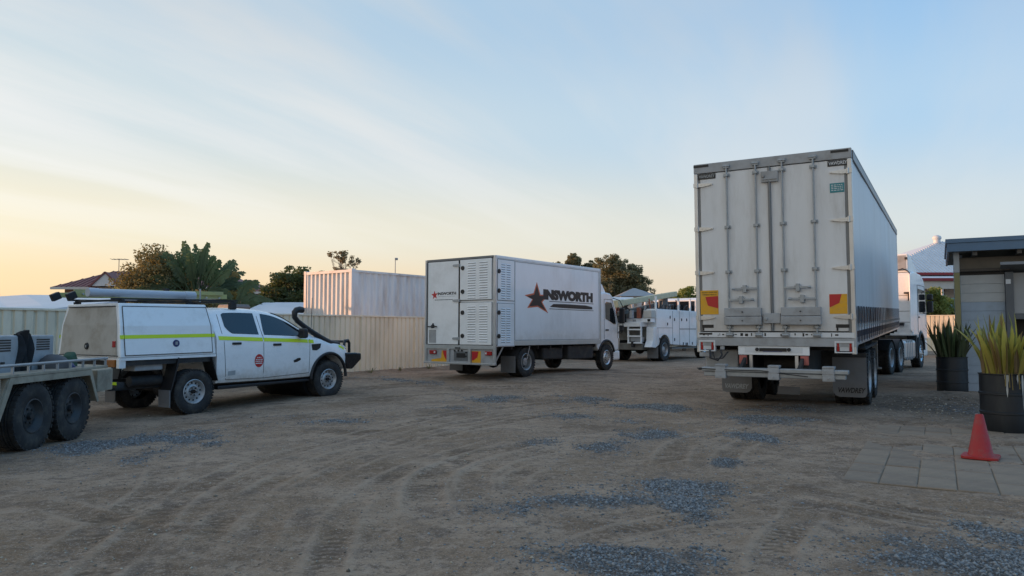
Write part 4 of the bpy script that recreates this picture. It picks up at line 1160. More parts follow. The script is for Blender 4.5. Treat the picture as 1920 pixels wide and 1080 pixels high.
# louvre panels: a pressed sheet with rows of slots and raised hoods
def star_poly(c, r, r2, turn=0, n=5):
    return [(c[0] + (r if i % 2 == 0 else r2) * math.sin(turn + math.pi * i / n), c[1] + (r if i % 2 == 0 else r2) * math.cos(turn + math.pi * i / n)) for i in range(2 * n)]
slot = None
def louvre_panel(name, plane, a0, a1, z0, z1, cols, zr, n):
    """plane 'rear' (a is x, faces -y) or 'side' (a is y, faces +x)"""
    global slot
    def P(a0_, a1_, d0, d1, z0_, z1_):
        if plane == 'rear': return (a0_, a1_, -d1, -d0, z0_, z1_)
        return (W2 - .012 + d0, W2 - .012 + d1, a0_, a1_, z0_, z1_)
    p = MB().box(*P(a0, a1, .002 if plane == 'side' else -.028, .014, z0, z1)).build(name, 'white_body', T, bevel=.006)
    ed = MB()
    for q in ((a0 - .012, a0 - .002, z0 - .01, z1 + .01), (a1 + .002, a1 + .012, z0 - .01, z1 + .01), (a0 - .002, a1 + .002, z0 - .011, z0 - .002), (a0 - .002, a1 + .002, z1 + .002, z1 + .011)):
        ed.box(*P(q[0], q[1], .001, .006, q[2], q[3]))
    ed.build('panel_gap', 'decal_black', p)
    for ca_, cb in cols:
        for i in range(n):
            z = zr[0] + (zr[1] - zr[0]) * i / (n - 1)
            MB().box(*P(ca_, cb, .0142, .0152, z - .014, z + .006)).build('louvre', 'decal_black', p)
            if plane == 'rear': MB().prism([(-.0143, z + .005), (-.026, z - .002), (-.0143, z + .022)], ca_ - .005, cb + .005, 'x').build('louvre_hood', 'white_body', p)
            else: MB().prism([(W2 + .0023, z + .005), (W2 + .014, z - .002), (W2 + .0023, z + .022)], ca_ - .005, cb + .005, 'y').build('louvre_hood', 'white_body', p)
    return p
P_ = []
for z0, z1, zr in ((2.03, 3.085, (2.08, 2.99)), (.865, 1.955, (.95, 1.85))):
    P_.append(louvre_panel('vent_panel', 'rear', .045, 1.12, z0, z1, ((.32, .585), (.715, .985)), zr, 15))
    P_.append(louvre_panel('side_vent_panel', 'side', .095, .795, z0 - .02, z1 - .03, ((.235, .395), (.455, .615)), (zr[0] - .01, zr[1] - .06), 15))
for p, zs_ in ((P_[0], (2.87, 2.25)), (P_[2], (1.70, 1.09))):
    for z in zs_: MB().cyl((.145, -.036, z), (.145, -.0143, z), .055, .06, 16).build('latch', 'decal_black', p, smooth=40)
for p, zs_ in ((P_[1], (2.75, 2.25)), (P_[3], (1.69, 1.09))):
    for z in zs_: MB().cyl((W2 + .0025, .135, z), (W2 + .022, .135, z), .06, .055, 16).build('latch', 'decal_black', p, smooth=40)
# side panel with a thin frame line
fr = MB()
for y0, y1, z0, z1 in ((.815, .83, .99, 3.06), (5.10, 5.115, .99, 3.06), (.83, 5.10, 3.045, 3.06), (.83, 5.10, .975, .99)):
    fr.box(W2 - .011, W2 - .004, y0, y1, z0, z1)
fr.build('side_moulding', 'machine_grey', T)
# livery on the side: star, name and two ruled lines
sm = plane_M((W2 - .008, 0, 0), (0, 1, 0), (0, 0, 1))
sc = (1.80, 2.06)
spts = [(1.815, 2.56), (1.985, 2.22), (2.40, 2.24), (2.07, 2.02), (2.36, 1.72), (1.86, 1.885), (1.37, 1.84), (1.60, 2.08), (1.25, 2.18), (1.66, 2.25)]
def side_poly(name, pts, x, m_, par): return MB().prism(pts, W2 - .0115, W2 - .0115 + x, 'x').build(name, m_, par)
st = side_poly('star', spts, .003, 'decal_orange', body)
inner = [(sc[0] + (y - sc[0]) * .80, sc[1] + (z - sc[1]) * .80) for y, z in spts]
side_poly('star_centre', inner, .005, 'decal_black', st)
text_mesh('lettering', 'INSWORTH', .34, 'decal_black', body, plane_M((W2 - .0085, 3.43, 2.225), (0, 1, 0), (0, 0, 1)), depth=.0015, bold=.028, width=2.62)
for z in (2.055, 1.845): MB().box(W2 - .0115, W2 - .0085, 2.42, 4.78, z - .008, z + .008).build('rule_line', 'decal_black', body)
MB().prism([(2.44, 1.90), (2.62, 1.985), (3.2, 2.0), (4.3, 1.995), (4.70, 1.96), (4.72, 1.885), (4.2, 1.88), (3.0, 1.885)], W2 - .0115, W2 - .0082, 'x').build('tag_line', 'decal_black', body)
# small livery on the rear door
k = MB().prism(star_poly((-.865, 2.185), .125, .052, -.1), -.0145, -.0125, 'y').build('star', 'decal_red', door)
text_mesh('lettering', 'INSWORTH', .10, 'decal_black', door, plane_M((-.42, -.0135, 2.215), (1, 0, 0), (0, 0, 1)), depth=.001, bold=.004, width=.66)
k = MB(); x = -.86; r2 = random.Random(2)
while x < -.24:
    w_ = r2.uniform(.015, .05); k.box(x, x + w_, -.0145, -.0125, 2.045, 2.062); x += w_ + .010
k.build('fine_print', 'decal_black', door)
k = MB(); x = -.72
while x < -.12:
    w_ = r2.uniform(.015, .05); k.box(x, x + w_, -.0142, -.0125, 2.138, 2.150); x += w_ + .012
k.build('fine_print', 'decal_grey', door)
# rear bumper frame with three bays
k = MB(); k.box(-W2 + .0, W2 - .0, -.03, .06, .345, .395); bf = k.build('bumper_bar', 'aluminium', T, bevel=.006)
for x in (-.365, .385): MB().box(x - .045, x + .045, -.02, .04, .397, ZB - .08).build('bumper_upright', 'aluminium', T, bevel=.005)
MB().box(-W2 + .08, W2 - .08, .03, .05, .397, ZB - .08).build('bumper_panel', 'machine_grey', T)
for s in (-1, 1):
    x0, x1 = (-1.05, -.81) if s < 0 else (.90, 1.12)
    la = MB().box(x0, x1, -.012, .029, .60, .70).build('tail_lamp', 'lens_red', T, bevel=.008)
    MB().box(*((x1 - .07, x1 - .012) if s < 0 else (x0 + .012, x0 + .07)), -.016, -.0125, .625, .675).build('reversing_lens', 'lens_clear', la)
    if s < 0:
        mk_ = MB().prism([(-1.0, .40), (-.415, .40), (-.415, .70), (-.62, .70), (-.64, .50), (-1.0, .45)], .024, .0295, 'y').build('marker_plate', 'reflect_yellow', T)
        MB().prism([(-.58, .70), (-.418, .70), (-.418, .42), (-.50, .50), (-.56, .60)], .021, .0238, 'y').build('marker_red', 'reflect_red', mk_)
    else:
        mk_ = MB().box(.44, .74, .024, .0295, .40, .70).build('marker_plate', 'reflect_yellow', T)
        MB().prism([(.442, .69), (.665, .69), (.63, .54), (.50, .46), (.442, .46)], .021, .0238, 'y').build('marker_red', 'reflect_red', mk_)
pl = MB().box(-.18, .30, .02, .0295, .44, .68).build('plate_holder', 'grey_rail', T)
MB().box(-.09, .22, .014, .0198, .52, .64).build('number_plate', 'decal_black', pl, bevel=.004)
k = MB()
for x, z in ((-.15, .70), (-.02, .705), (.1, .705), (.25, .66), (.25, .56)): k.cyl((x, .0, z), (x, .0295, z), .022, n=10)
k.build('trailer_socket', 'black_plastic', T)
MB().box(-.12, .06, -.014, -.0005, ZB - .06, ZB - .03).build('plate_lamp', 'black_plastic', T)
# chassis, wheels, guards
for s in (-1, 1):
    xa, xb = sorted((s * .38, s * .46)); MB().box(xa, xb, .1, 6.4, .50, .74).build('chassis_rail', 'dark_steel', T)
    wheel('light', T, s * 1.06, 1.45, .40, s); wheel('light', T, s * .83, 1.45, .40, -s, rim=False)
    wheel('lsteer', T, s * .98, 5.84, .40, s)
    rows = []
    for a in np.linspace(10, 170, 14):
        y, z = 1.45 + .49 * math.cos(R(a)), .40 + .49 * math.sin(R(a)); rows.append([(s * .68, y, min(z, .80)), (s * 1.2, y, min(z, .80))])
    MB().grid(rows).build('mudguard', 'dark_steel', T, smooth=60)
    MB().box(s * .92 - .24, s * .92 + .24, .93, .945, .12, .56).build('mudflap', 'flap_grey', T)
    MB().bar((s * 1.17, .06, .40), (s * 1.17, .42, ZB + .02), .02, .04).build('stay', 'aluminium', T)
    MB().bar((s * 1.18, 1.42, .45), (s * 1.18, 1.55, ZB), .015, .03).build('stay', 'aluminium', T)
    MB().box(min(s * .55, s * 1.1), max(s * .55, s * 1.1), 2.3, 3.3, .42, .76).build('fuel_tank' if s > 0 else 'battery_box', 'dark_steel', T, bevel=.05)
    MB().box(min(s * .6, s * 1.15), max(s * .6, s * 1.15), 3.5, 4.9, .40, .80).build('tool_box', 'dark_steel', T, bevel=.03)
k = MB()
for y in np.linspace(.2, 5.0, 9): k.box(-1.15, 1.15, y - .03, y + .03, .74, .865)
k.build('cross_member', 'dark_steel', T)
MB().cyl((-.8, 1.45, .40), (.8, 1.45, .40), .08, n=12).ico((0, 1.45, .4), .2, 2).build('rear_axle', 'dark_steel', T, smooth=40)
MB().cyl((-.8, 5.84, .36), (.8, 5.84, .36), .06, n=12).build('front_axle', 'dark_steel', T, smooth=40)
MB().box(-.4, .4, 3.8, 6.0, .45, .85).build('engine', 'dark_steel', T)
# cab
cp = [(5.30, .86), (5.32, 2.36), (5.77, 2.47), (6.14, 2.44), (6.32, 2.32), (6.64, 1.52), (6.72, 1.05), (6.72, .62), (6.38, .60)] + [(5.88 + .47 * math.cos(R(a)), .44 + .47 * math.sin(R(a))) for a in range(20, 161, 14)] + [(5.30, .68)]
cab = MB().prism(cp, -1.04, 1.04, 'x').build('cab', 'white_paint', T, bevel=.045)
for s in (-1, 1):
    k = s * 1.041
    MB().prism([(5.82, 1.62), (5.8, 2.10), (5.88, 2.16), (6.2, 2.14), (6.39, 1.80), (6.49, 1.46), (6.34, 1.45), (6.17, 1.52)], min(k, k + s * .007), max(k, k + s * .007), 'x').build('side_window', 'glass_dark', cab)
    d_ = MB()
    for a, b_ in (((5.74, .98), (5.74, 2.24)), ((5.74, 2.24), (6.24, 2.24)), ((6.24, 2.24), (6.58, 1.46)), ((6.58, 1.46), (6.58, 1.0))): d_.bar((k, *a), (k, *b_), .010, .010)
    d_.build('door_gap', 'black_plastic', cab)
    MB().box(min(k, k + s * .02), max(k, k + s * .02), 5.82, 6., 1.24, 1.29).build('door_handle', 'black_plastic', cab, bevel=.006)
    MB().box(min(k, k + s * .012), max(k, k + s * .012), 5.82, 5.9, .93, .96).build('side_reflector', 'lens_amber', cab)
    MB().tube([(k, 5.88 + .50 * math.cos(R(a)), .44 + .50 * math.sin(R(a))) for a in range(15, 171, 12)], .035, 7).build('wheel_arch', 'black_plastic', cab, smooth=50)
    mo = MB().box(s * 1.22 - .09, s * 1.22 + .09, 6.52, 6.62, 1.48, 1.98).build('mirror', 'black_plastic', T, bevel=.03)
    MB().box(s * 1.20 - .08, s * 1.20 + .08, 6.53, 6.62, 1.22, 1.42).build('mirror', 'black_plastic', T, bevel=.03)
    MB().tube([(s * 1.02, 6.3, 2.30), (s * 1.18, 6.5, 2.22), (s * 1.24, 6.58, 2.02), (s * 1.24, 6.6, 1.25), (s * 1.16, 6.62, 1.16), (s * 1.02, 6.6, 1.18)], .014, 7).build('mirror_arm', 'black_plastic', T, smooth=60)
    MB().box(min(s * .7, s * 1.03), max(s * .7, s * 1.03), 6.34, 6.77, .30, .60).build('bumper_corner', 'white_paint', T, bevel=.05)
    MB().box(min(s * .75, s * 1.02), max(s * .75, s * 1.02), 6.2, 6.34, .30, .60).build('step', 'black_plastic', T, bevel=.02)
MB().grid([[(-.93, 6.65, 1.53), (.93, 6.65, 1.53)], [(-.90, 6.345, 2.29), (.90, 6.345, 2.29)]]).build('windscreen', 'glass_dark', cab)
MB().box(-.68, .68, 6.42, 6.77, .32, .62).build('bumper', 'white_paint', T, bevel=.04)
MB().prism([(5.34, 2.42), (6.12, 2.44), (5.87, 2.72), (5.36, 2.86)], -.9, .9, 'x').build('roof_deflector', 'white_paint', T, bevel=.03)
MB().cyl((.85, 6.42, 2.28), (.86, 6.44, 2.85), .008, n=6).build('antenna', 'black_plastic', T)
MB().cyl((1.0, 6.64, .62), (1.02, 6.67, 1.0), .05, n=12).build('air_duct', 'exhaust', T, smooth=40)
# ------------------------------------------------------------------ ute with service canopy
UT = thing('utility_vehicle', 'dual cab ute with white canopy, hi vis stripe and black snorkel', 'ute', (-6.327, 13.447, -.10), 31.13, .565)
T = UT
def cr(keys, y):
    """smooth interpolation through (y, v) keys"""
    ky = [k[0] for k in keys]; kv = [k[1] for k in keys]
    if y <= ky[0]: return kv[0]
    if y >= ky[-1]: return kv[-1]
    i = max(j for j in range(len(ky)) if ky[j] <= y)
    i = min(i, len(ky) - 2)
    def m(j):
        if j == 0: return (kv[1] - kv[0]) / (ky[1] - ky[0])
        if j == len(ky) - 1: return (kv[-1] - kv[-2]) / (ky[-1] - ky[-2])
        return (kv[j + 1] - kv[j - 1]) / (ky[j + 1] - ky[j - 1])
    h = ky[i + 1] - ky[i]; t = (y - ky[i]) / h
    return (2 * t ** 3 - 3 * t ** 2 + 1) * kv[i] + (t ** 3 - 2 * t ** 2 + t) * h * m(i) + (-2 * t ** 3 + 3 * t ** 2) * kv[i + 1] + (t ** 3 - t ** 2) * h * m(i + 1)
K_top = [(.46, 1.775), (.56, 1.82), (.85, 1.85), (1.25, 1.85), (1.62, 1.835), (1.92, 1.785), (2.2, 1.69), (2.5, 1.535), (2.8, 1.365), (2.92, 1.32), (3.2, 1.275), (3.5, 1.215), (3.75, 1.13), (3.90, 1.02), (3.98, .90)]
K_topx = [(.46, .60), (.56, .625), (1.25, .645), (1.92, .64), (2.5, .70), (2.85, .765), (3.2, .745), (3.6, .70), (3.9, .62), (3.98, .56)]
K_belt = [(.46, 1.385), (1.5, 1.335), (2.5, 1.285), (2.85, 1.255), (3.2, 1.19), (3.6, 1.09), (3.85, .98), (3.98, .86)]
K_beltx = [(.46, .865), (.8, .885), (1.5, .895), (2.85, .90), (3.4, .895), (3.7, .86), (3.9, .78), (3.98, .70)]
K_midx = [(.46, .905), (1.5, .925), (2.7, .925), (3.2, .94), (3.6, .92), (3.85, .83), (3.98, .74)]
K_bot = [(.46, .47), (2.7, .455), (3.2, .50), (3.7, .56), (3.98, .62)]
def section(y):
    zt, xt, zb, xb, xm, zo = (cr(K, y) for K in (K_top, K_topx, K_belt, K_beltx, K_midx, K_bot))
    zm = zo + (zb - zo) * .55
    return [(.0, zo), (xm - .12, zo), (xm - .035, zo + .03), (xm - .01, zo + .12), (xm, zm), (xm - .006, zb - .10), (xb, zb - .012), (xb - .022, zb + .012),
            (xt + (xb - xt) * .12 - .0, zt - (zt - zb) * .13 - .012), (xt - .015, zt - .03), (xt - .07, zt - .004), (xt * .5, zt + .022), (0, zt + .03)]
def side_x(y, z):
    s_ = section(y)[2:10]
    for (x0, z0), (x1, z1) in zip(s_, s_[1:]):
        if z0 <= z <= z1: return x0 + (x1 - x0) * (z - z0) / max(z1 - z0, 1e-6)
    return s_[-1][0] if z > s_[-1][1] else s_[0][0]
yst = sorted(set([round(v, 3) for v in np.linspace(.46, 3.98, 56)] + [.47, .5]))
rows = []
for y in yst:
    h = section(y); rows.append([(x, y, z) for x, z in h] + [(-x, y, z) for x, z in reversed(h[1:-1])] )
bm_ = MB(); n = len(rows[0])
bm_.v = [p for r_ in rows for p in r_]
bm_.f = [(i * n + j, i * n + (j + 1) % n, (i + 1) * n + (j + 1) % n, (i + 1) * n + j) for i in range(len(rows) - 1) for j in range(n)]
bm_.f += [tuple(range(n - 1, -1, -1)), tuple(range((len(rows) - 1) * n, len(rows) * n))]
cabin = bm_.build('cab_body', 'ute_paint', T, smooth=42)
# cut the front wheel openings
cut = MB().cyl((-1.5, 3.22, .44), (1.5, 3.22, .44), .485, n=40).build('wheel_cut', None, None)
cut.parent = T
bpy.context.view_layer.update()
bo = cabin.modifiers.new('arch', 'BOOLEAN'); bo.operation = 'DIFFERENCE'; bo.object = cut; bo.solver = 'EXACT'
bpy.context.view_layer.update()
me = bpy.data.meshes.new_from_object(cabin.evaluated_get(bpy.context.evaluated_depsgraph_get()))
cabin.modifiers.clear(); cabin.data = me
me.polygons.foreach_set('use_smooth', [True] * len(me.polygons)); me.set_sharp_from_angle(angle=R(38))
bpy.data.objects.remove(cut, do_unlink=True)
MB().cyl((-.62, 3.22, .44), (.62, 3.22, .44), .47, n=30).build('wheel_well', 'black_plastic', T)

def patch(name, m_, par, ys_, zb, zt, off=.006, s=1, nz=6, smooth=60):
    """sheet following the cab side between two height curves"""
    rows_ = []
    for i in range(nz + 1):
        r_ = []
        for y in ys_:
            z = zb(y) + (zt(y) - zb(y)) * i / nz
            r_.append((s * (side_x(y, z) + off), y, z))
        rows_.append(r_)
    return MB().grid(rows_).build(name, m_, par, smooth=smooth)
lin = lambda a, b: (lambda y: a[1] + (b[1] - a[1]) * (y - a[0]) / (b[0] - a[0]))
for s in (-1, 1):
    belt = lambda y: cr(K_belt, y) + .022
    roofl = lambda y: cr(K_top, y) - .075
    # rear door glass
    zl = lambda y: belt(y) + (max(0, .84 - y) / .15) ** 2 * .13
    zu = lambda y: roofl(y) - (max(0, .74 - y) / .05) ** 2 * .03
    patch('rear_window', 'glass_dark', cabin, np.linspace(.695, 1.415, 18), zl, zu, .005, s)
    # front door glass, tapering to the pillar foot
    fu = lambda y: min(roofl(y) - max(0, y - 1.9) * .03, belt(y) + .03 + (y - 1.535) * 11)
    patch('front_window', 'glass_dark', cabin, np.linspace(1.54, 2.50, 20), belt, fu, .005, s)
    fr_ = MB()
    # hi vis stripe
    for a, b_ in ((.50, 1.475), (1.50, 2.62), (2.64, 2.78)):
        patch('hivis_stripe', 'hivis', cabin, np.linspace(a, b_, 14), lambda y: cr(K_belt, y) - .105, lambda y: cr(K_belt, y) - .035, .004, s, 3)
    patch('hivis_stripe', 'hivis', cabin, np.linspace(3.52, 3.72, 6), lambda y: cr(K_belt, y) - .06, lambda y: cr(K_belt, y) - .005, .004, s, 3)
    # door shut lines
    for (ya, za), (yb, zb_) in (((.60, 1.40), (.66, .55)), ((1.49, 1.72), (1.50, .53)), ((2.68, 1.25), (2.66, .56)), ((.66, .55), (1.50, .53)), ((1.50, .53), (2.66, .56)), ((.60, 1.40), (.615, 1.74))):
        pts = [(ya + (yb - ya) * t, za + (zb_ - za) * t) for t in np.linspace(0, 1, 10)]
        MB().tube([(s * (side_x(y, z) + .0005), y, z) for y, z in pts], .005, 5).build('door_gap', 'black_plastic', cabin)
    for y in (.78, 1.72):
        z = cr(K_belt, y) - .165
        MB().box(-.012, .022, 0, .20, -.022, .022).build('door_handle', 'black_plastic', cabin, bevel=.012, loc=(s * side_x(y + .1, z), y, z), rot=None if s > 0 else (0, 0, math.pi)) if s > 0 else MB().box(-.022, .012, 0, .20, -.022, .022).build('door_handle', 'black_plastic', cabin, bevel=.012, loc=(s * side_x(y + .1, z), y, z))
    # side vent badge, sill, flares
    bp = [(2.72, 1.14), (2.98, 1.15), (2.95, 1.06), (2.86, 1.01), (2.74, 1.02)]
    MB().add([(s * (side_x(y, z) + .008), y, z) for y, z in bp] + [(s * (side_x(y, z) - .02), y, z) for y, z in bp], [(0, 1, 2, 3, 4), (0, 1, 6, 5), (1, 2, 7, 6), (2, 3, 8, 7), (3, 4, 9, 8), (4, 0, 5, 9)]).build('side_badge', 'black_plastic', cabin)
    MB().prism([(.5, .445), (2.70, .435), (2.70, .385), (.5, .38)], min(s * .62, s * .89), max(s * .62, s * .89), 'x').build('sill_step', 'black_plastic', T, bevel=.015)
    MB().tube([(s * (.935 - .02 * abs(math.cos(R(a)))), 3.22 + .50 * math.cos(R(a)), .44 + .50 * math.sin(R(a))) for a in range(-2, 183, 8)], .032, 8).build('wheel_flare', 'black_plastic', cabin, smooth=60)
    # headlamp
    MB().add([(s * .70, 3.955, 1.00), (s * .80, 3.86, 1.02), (s * .875, 3.66, 1.06), (s * .868, 3.62, 1.115), (s * .74, 3.86, 1.075), (s * .60, 3.965, 1.03)], [(0, 1, 2, 3, 4, 5)]).build('headlamp', 'lens_clear', cabin)
    # mirror
    MB().box(s * 1.02 - .10, s * 1.02 + .10, 2.34, 2.46, 1.27, 1.47).build('mirror', 'black_plastic', T, bevel=.04)
    MB().bar((s * .86, 2.43, 1.31), (s * .96, 2.41, 1.34), .06, .05).build('mirror_arm', 'black_plastic', T)
    wheel('ute', T, s * .80, 0, .39, s); wheel('ute', T, s * .80, 3.22, .39, s, steer=4)
# front and rear glass
wr = []
for t in np.linspace(0, 1, 10):
    y = 1.98 + (2.80 - 1.98) * t; z0 = cr(K_top, y); xt = cr(K_topx, y)
    wr.append([(x * (xt - .07), y, z0 + .03 + .006 - .02 * abs(x) ** 2) for x in np.linspace(-1, 1, 9)])
MB().grid(wr).build('windscreen', 'glass_dark', cabin, smooth=60)
MB().box(-.62, .62, .445, .457, 1.42, 1.70).build('back_window', 'glass_dark', cabin)
# stickers on the right hand doors
k = MB(); cyy, czz, rr = 1.385, .865, .125
k.add([(side_x(cyy + rr * .82 * math.cos(a), czz + rr * math.sin(a)) + .004, cyy + rr * .82 * math.cos(a), czz + rr * math.sin(a)) for a in np.linspace(0, 2 * math.pi, 28, endpoint=False)], [tuple(range(28))])
stk = k.build('round_sticker', 'decal_red', cabin)
k = MB(); r2 = random.Random(8)
for i, (z, w_) in enumerate(((.925, .05), (.885, .08), (.852, .085), (.815, .085))):
    y = cyy - w_
    while y < cyy + w_:
        q = r2.uniform(.02, .045) if i < 3 else .17
        y1 = min(y + q, cyy + w_); k.box(side_x(y, z) + .0045, side_x(y, z) + .006, y, y1, z - .009, z + .009); y = y1 + .010
k.build('sticker_print', 'decal_white', stk)
k = MB(); pts = [(2.25, .79), (2.24, .835), (2.30, .85), (2.34, .872), (2.42, .875), (2.43, .835), (2.38, .815), (2.33, .795)]
k.add([(side_x(y, z) + .004, y, z) for y, z in pts], [tuple(range(len(pts)))]); k.build('door_sticker', 'decal_black', cabin)
k = MB(); pts = [(.70, .62), (.70, .70), (.86, .71), (.86, .63)]
k.add([(side_x(y, z) + .003, y, z) for y, z in pts], [(0, 1, 2, 3)]); k.build('faded_sticker', 'decal_grey', cabin)
# snorkel
MB().tube([(.80, 3.62, 1.125), (.82, 3.45, 1.135), (.845, 3.28, 1.16), (.855, 3.10, 1.24), (.82, 2.86, 1.375), (.785, 2.66, 1.50), (.755, 2.49, 1.62), (.745, 2.42, 1.70), (.745, 2.42, 1.80), (.75, 2.46, 1.84), (.755, 2.54, 1.855), (.755, 2.62, 1.845)],
          [.045, .062, .07, .062, .055, .052, .052, .055, .062, .066, .068, .066], 12).build('snorkel', 'black_plastic', T, smooth=60)
# bull bar
bb = MB(); pp = [(3.72, .93), (4.08, .92), (4.26, .90), (4.26, .76), (3.98, .56), (3.80, .58), (3.74, .74)]
bb.prism(pp, -.88, .88, 'x'); bar_ = bb.build('bull_bar', 'black_gloss', T, bevel=.03)
for s in (-1, 1):
    MB().tube([(s * .62, 3.96, .90), (s * .62, 3.98, 1.12), (s * .60, 4.02, 1.18), (s * .58, 4.14, 1.19), (s * .58, 4.18, 1.12), (s * .58, 4.18, .90)], .032, 9).build('bar_hoop', 'black_gloss', bar_, smooth=60)
    MB().box(s * .72 - .06, s * .72 + .06, 4.262, 4.27, .80, .86).build('bar_lamp', 'lens_amber', bar_)
MB().tube([(-.58, 4.16, 1.16), (.58, 4.16, 1.16)], .03, 9).build('bar_hoop', 'black_gloss', bar_, smooth=60)
MB().box(-.52, .52, 3.97, 4.0, .93, 1.03).build('grille', 'black_plastic', cabin)
MB().cyl((.50, 3.1, 1.27), (.51, 3.12, 2.12), .006, n=6).build('aerial', 'black_plastic', T)
# chassis and underside
for s in (-1, 1):
    MB().box(min(s * .42, s * .5), max(s * .42, s * .5), -1.25, 3.7, .48, .60).build('chassis_rail', 'dark_steel', T)
    # mud guard and flap over the rear wheel
    MB().add([(s * .66, -.46, .42), (s * .95, -.46, .42), (s * .66, -.30, .98), (s * .95, -.30, .98), (s * .66, -.48, .42), (s * .95, -.48, .42), (s * .66, -.33, 1.0), (s * .95, -.33, 1.0)], [(0, 1, 3, 2), (4, 6, 7, 5), (0, 2, 6, 4), (1, 5, 7, 3), (0, 4, 5, 1), (2, 3, 7, 6)]).build('rear_guard', 'black_plastic', T)
    MB().box(min(s * .64, s * .95), max(s * .64, s * .95), -.495, -.48, .16, .45).build('mudflap', 'flap_grey', T)
    MB().add([(s * .66, .46, .55), (s * .95, .46, .55), (s * .66, .33, .98), (s * .95, .33, .98), (s * .66, .45, .55), (s * .95, .45, .55), (s * .66, .31, .98), (s * .95, .31, .98)], [(0, 1, 3, 2), (4, 6, 7, 5), (0, 2, 6, 4), (1, 5, 7, 3), (0, 4, 5, 1), (2, 3, 7, 6)]).build('rear_guard', 'black_plastic', T)
MB().cyl((-.75, 0, .39), (.75, 0, .39), .05, n=12).ico((0, 0, .39), .15, 2).build('rear_axle', 'dark_steel', T, smooth=40)
MB().cyl((-.7, 3.22, .39), (.7, 3.22, .39), .045, n=12).build('front_axle', 'dark_steel', T, smooth=40)
MB().box(-.35, .35, .9, 2.6, .36, .62).build('gearbox', 'dark_steel', T, bevel=.04)
MB().cyl((.6, -1.0, .62), (.6, -.45, .62), .09, n=14).build('muffler', 'dark_steel', T, smooth=40)
MB().box(.50, .84, -1.05, -.55, .80, .93).build('canopy_tank', 'machine_grey', T, bevel=.02)
MB().box(-.86, .86, -1.36, -1.24, .55, .64).build('tow_bar', 'dark_steel', T)
MB().box(.40, .86, -1.372, -1.362, .60, .645).build('tow_bar_tape', 'hivis', T)
MB().cyl((0, -1.36, .48), (0, -1.55, .48), .04, n=10).ico((0, -1.58, .54), .03, 2).build('tow_ball', 'galvanised', T)
for s in (-1, 1):
    MB().box(s * .66 - .14, s * .66 + .14, -1.372, -1.33, .88, 1.0).build('tail_lamp', 'lens_amber', T, bevel=.01)
    MB().box(s * .88 - .04, s * .88 + .04, -1.365, -1.25, .86, 1.025).build('lamp_bracket', 'white_paint', T, bevel=.01)
# canopy: tapered box with lift up side doors
cz0, cz1 = 1.03, 1.915; ca_, cb_ = -1.35, .425
xb_, xt_ = .93, .745
cv = [(-xb_, ca_, cz0), (xb_, ca_, cz0), (xb_, cb_, cz0), (-xb_, cb_, cz0), (-.86, ca_ + .02, cz0 + .52), (.86, ca_ + .02, cz0 + .52), (.86, cb_ - .01, cz0 + .52), (-.86, cb_ - .01, cz0 + .52),
      (-xt_, ca_ + .06, cz1), (xt_, ca_ + .06, cz1), (xt_, cb_ - .10, cz1), (-xt_, cb_ - .10, cz1)]
# a little crown on the roof
cf = [(3, 2, 1, 0), (0, 1, 5, 4), (1, 2, 6, 5), (2, 3, 7, 6), (3, 0, 4, 7), (4, 5, 9, 8), (5, 6, 10, 9), (6, 7, 11, 10), (7, 4, 8, 11), (8, 9, 10, 11)]
can = MB().add(cv, cf).build('canopy', 'white_paint', T, bevel=.02)
def can_x(z):
    t = (z - cz0)
    return xb_ + (.86 - xb_) * t / .52 if t < .52 else .86 + (xt_ - .86) * (t - .52) / (cz1 - cz0 - .52)
for s in (-1, 1):
    ya, yb = -1.27, .35
    rows_ = [[(s * (can_x(z) + .008), y + (.03 if i > 2 else 0) * (1 if y < 0 else -1.2), z) for y in (ya, yb)] for i, z in enumerate((1.065, 1.35, 1.54, 1.855))]
    dr = MB().grid(rows_).build('canopy_door', 'white_paint', can)
    for (y0, z0), (y1, z1) in (((ya, 1.065), (ya + .0, 1.54)), ((ya, 1.54), (ya + .03, 1.855)), ((yb, 1.065), (yb, 1.54)), ((yb, 1.54), (yb - .036, 1.855)), ((ya, 1.065), (yb, 1.065)), ((ya + .03, 1.862), (yb - .03, 1.862))):
        MB().tube([(s * (can_x(z0) + .007), y0, z0), (s * (can_x(z1) + .007), y1, z1)], .007, 5).build('door_gap', 'black_plastic', dr)
    MB().grid([[(s * (can_x(z) + .0115), y, z) for y in (ca_ + .006, cb_ - .01)] for z in (1.335, 1.395)]).build('hivis_stripe', 'hivis', can)
    MB().cyl((s * (can_x(1.24) + .006), -.36, 1.24), (s * (can_x(1.24) + .022), -.36, 1.24), .062, .058, 20).build('door_lock', 'decal_blue', dr, smooth=40)
    MB().box(s * (can_x(1.25) + .022) - .004, s * (can_x(1.25) + .022) + .004, -.385, -.335, 1.215, 1.27).build('lock_barrel', 'galvanised', dr)
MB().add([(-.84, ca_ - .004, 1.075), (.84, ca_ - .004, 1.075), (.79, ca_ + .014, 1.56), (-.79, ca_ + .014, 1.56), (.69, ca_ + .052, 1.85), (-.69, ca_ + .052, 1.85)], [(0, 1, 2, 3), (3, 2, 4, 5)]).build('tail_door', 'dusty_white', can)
MB().tube([(-.69, ca_ + .05, 1.862), (.69, ca_ + .05, 1.862)], .010, 6).build('door_gap', 'black_plastic', can)
MB().tube([(-.86, ca_ - .006, 1.062), (.86, ca_ - .006, 1.062)], .008, 6).build('door_gap', 'black_plastic', can)
MB().cyl((-.03, ca_ - .018, 1.21), (-.03, ca_ + .005, 1.21), .05, .062, 20).build('tail_lock', 'decal_black', can, smooth=40)
MB().box(-.045, -.015, ca_ - .024, ca_ - .017, 1.19, 1.23).build('lock_barrel', 'galvanised', can)
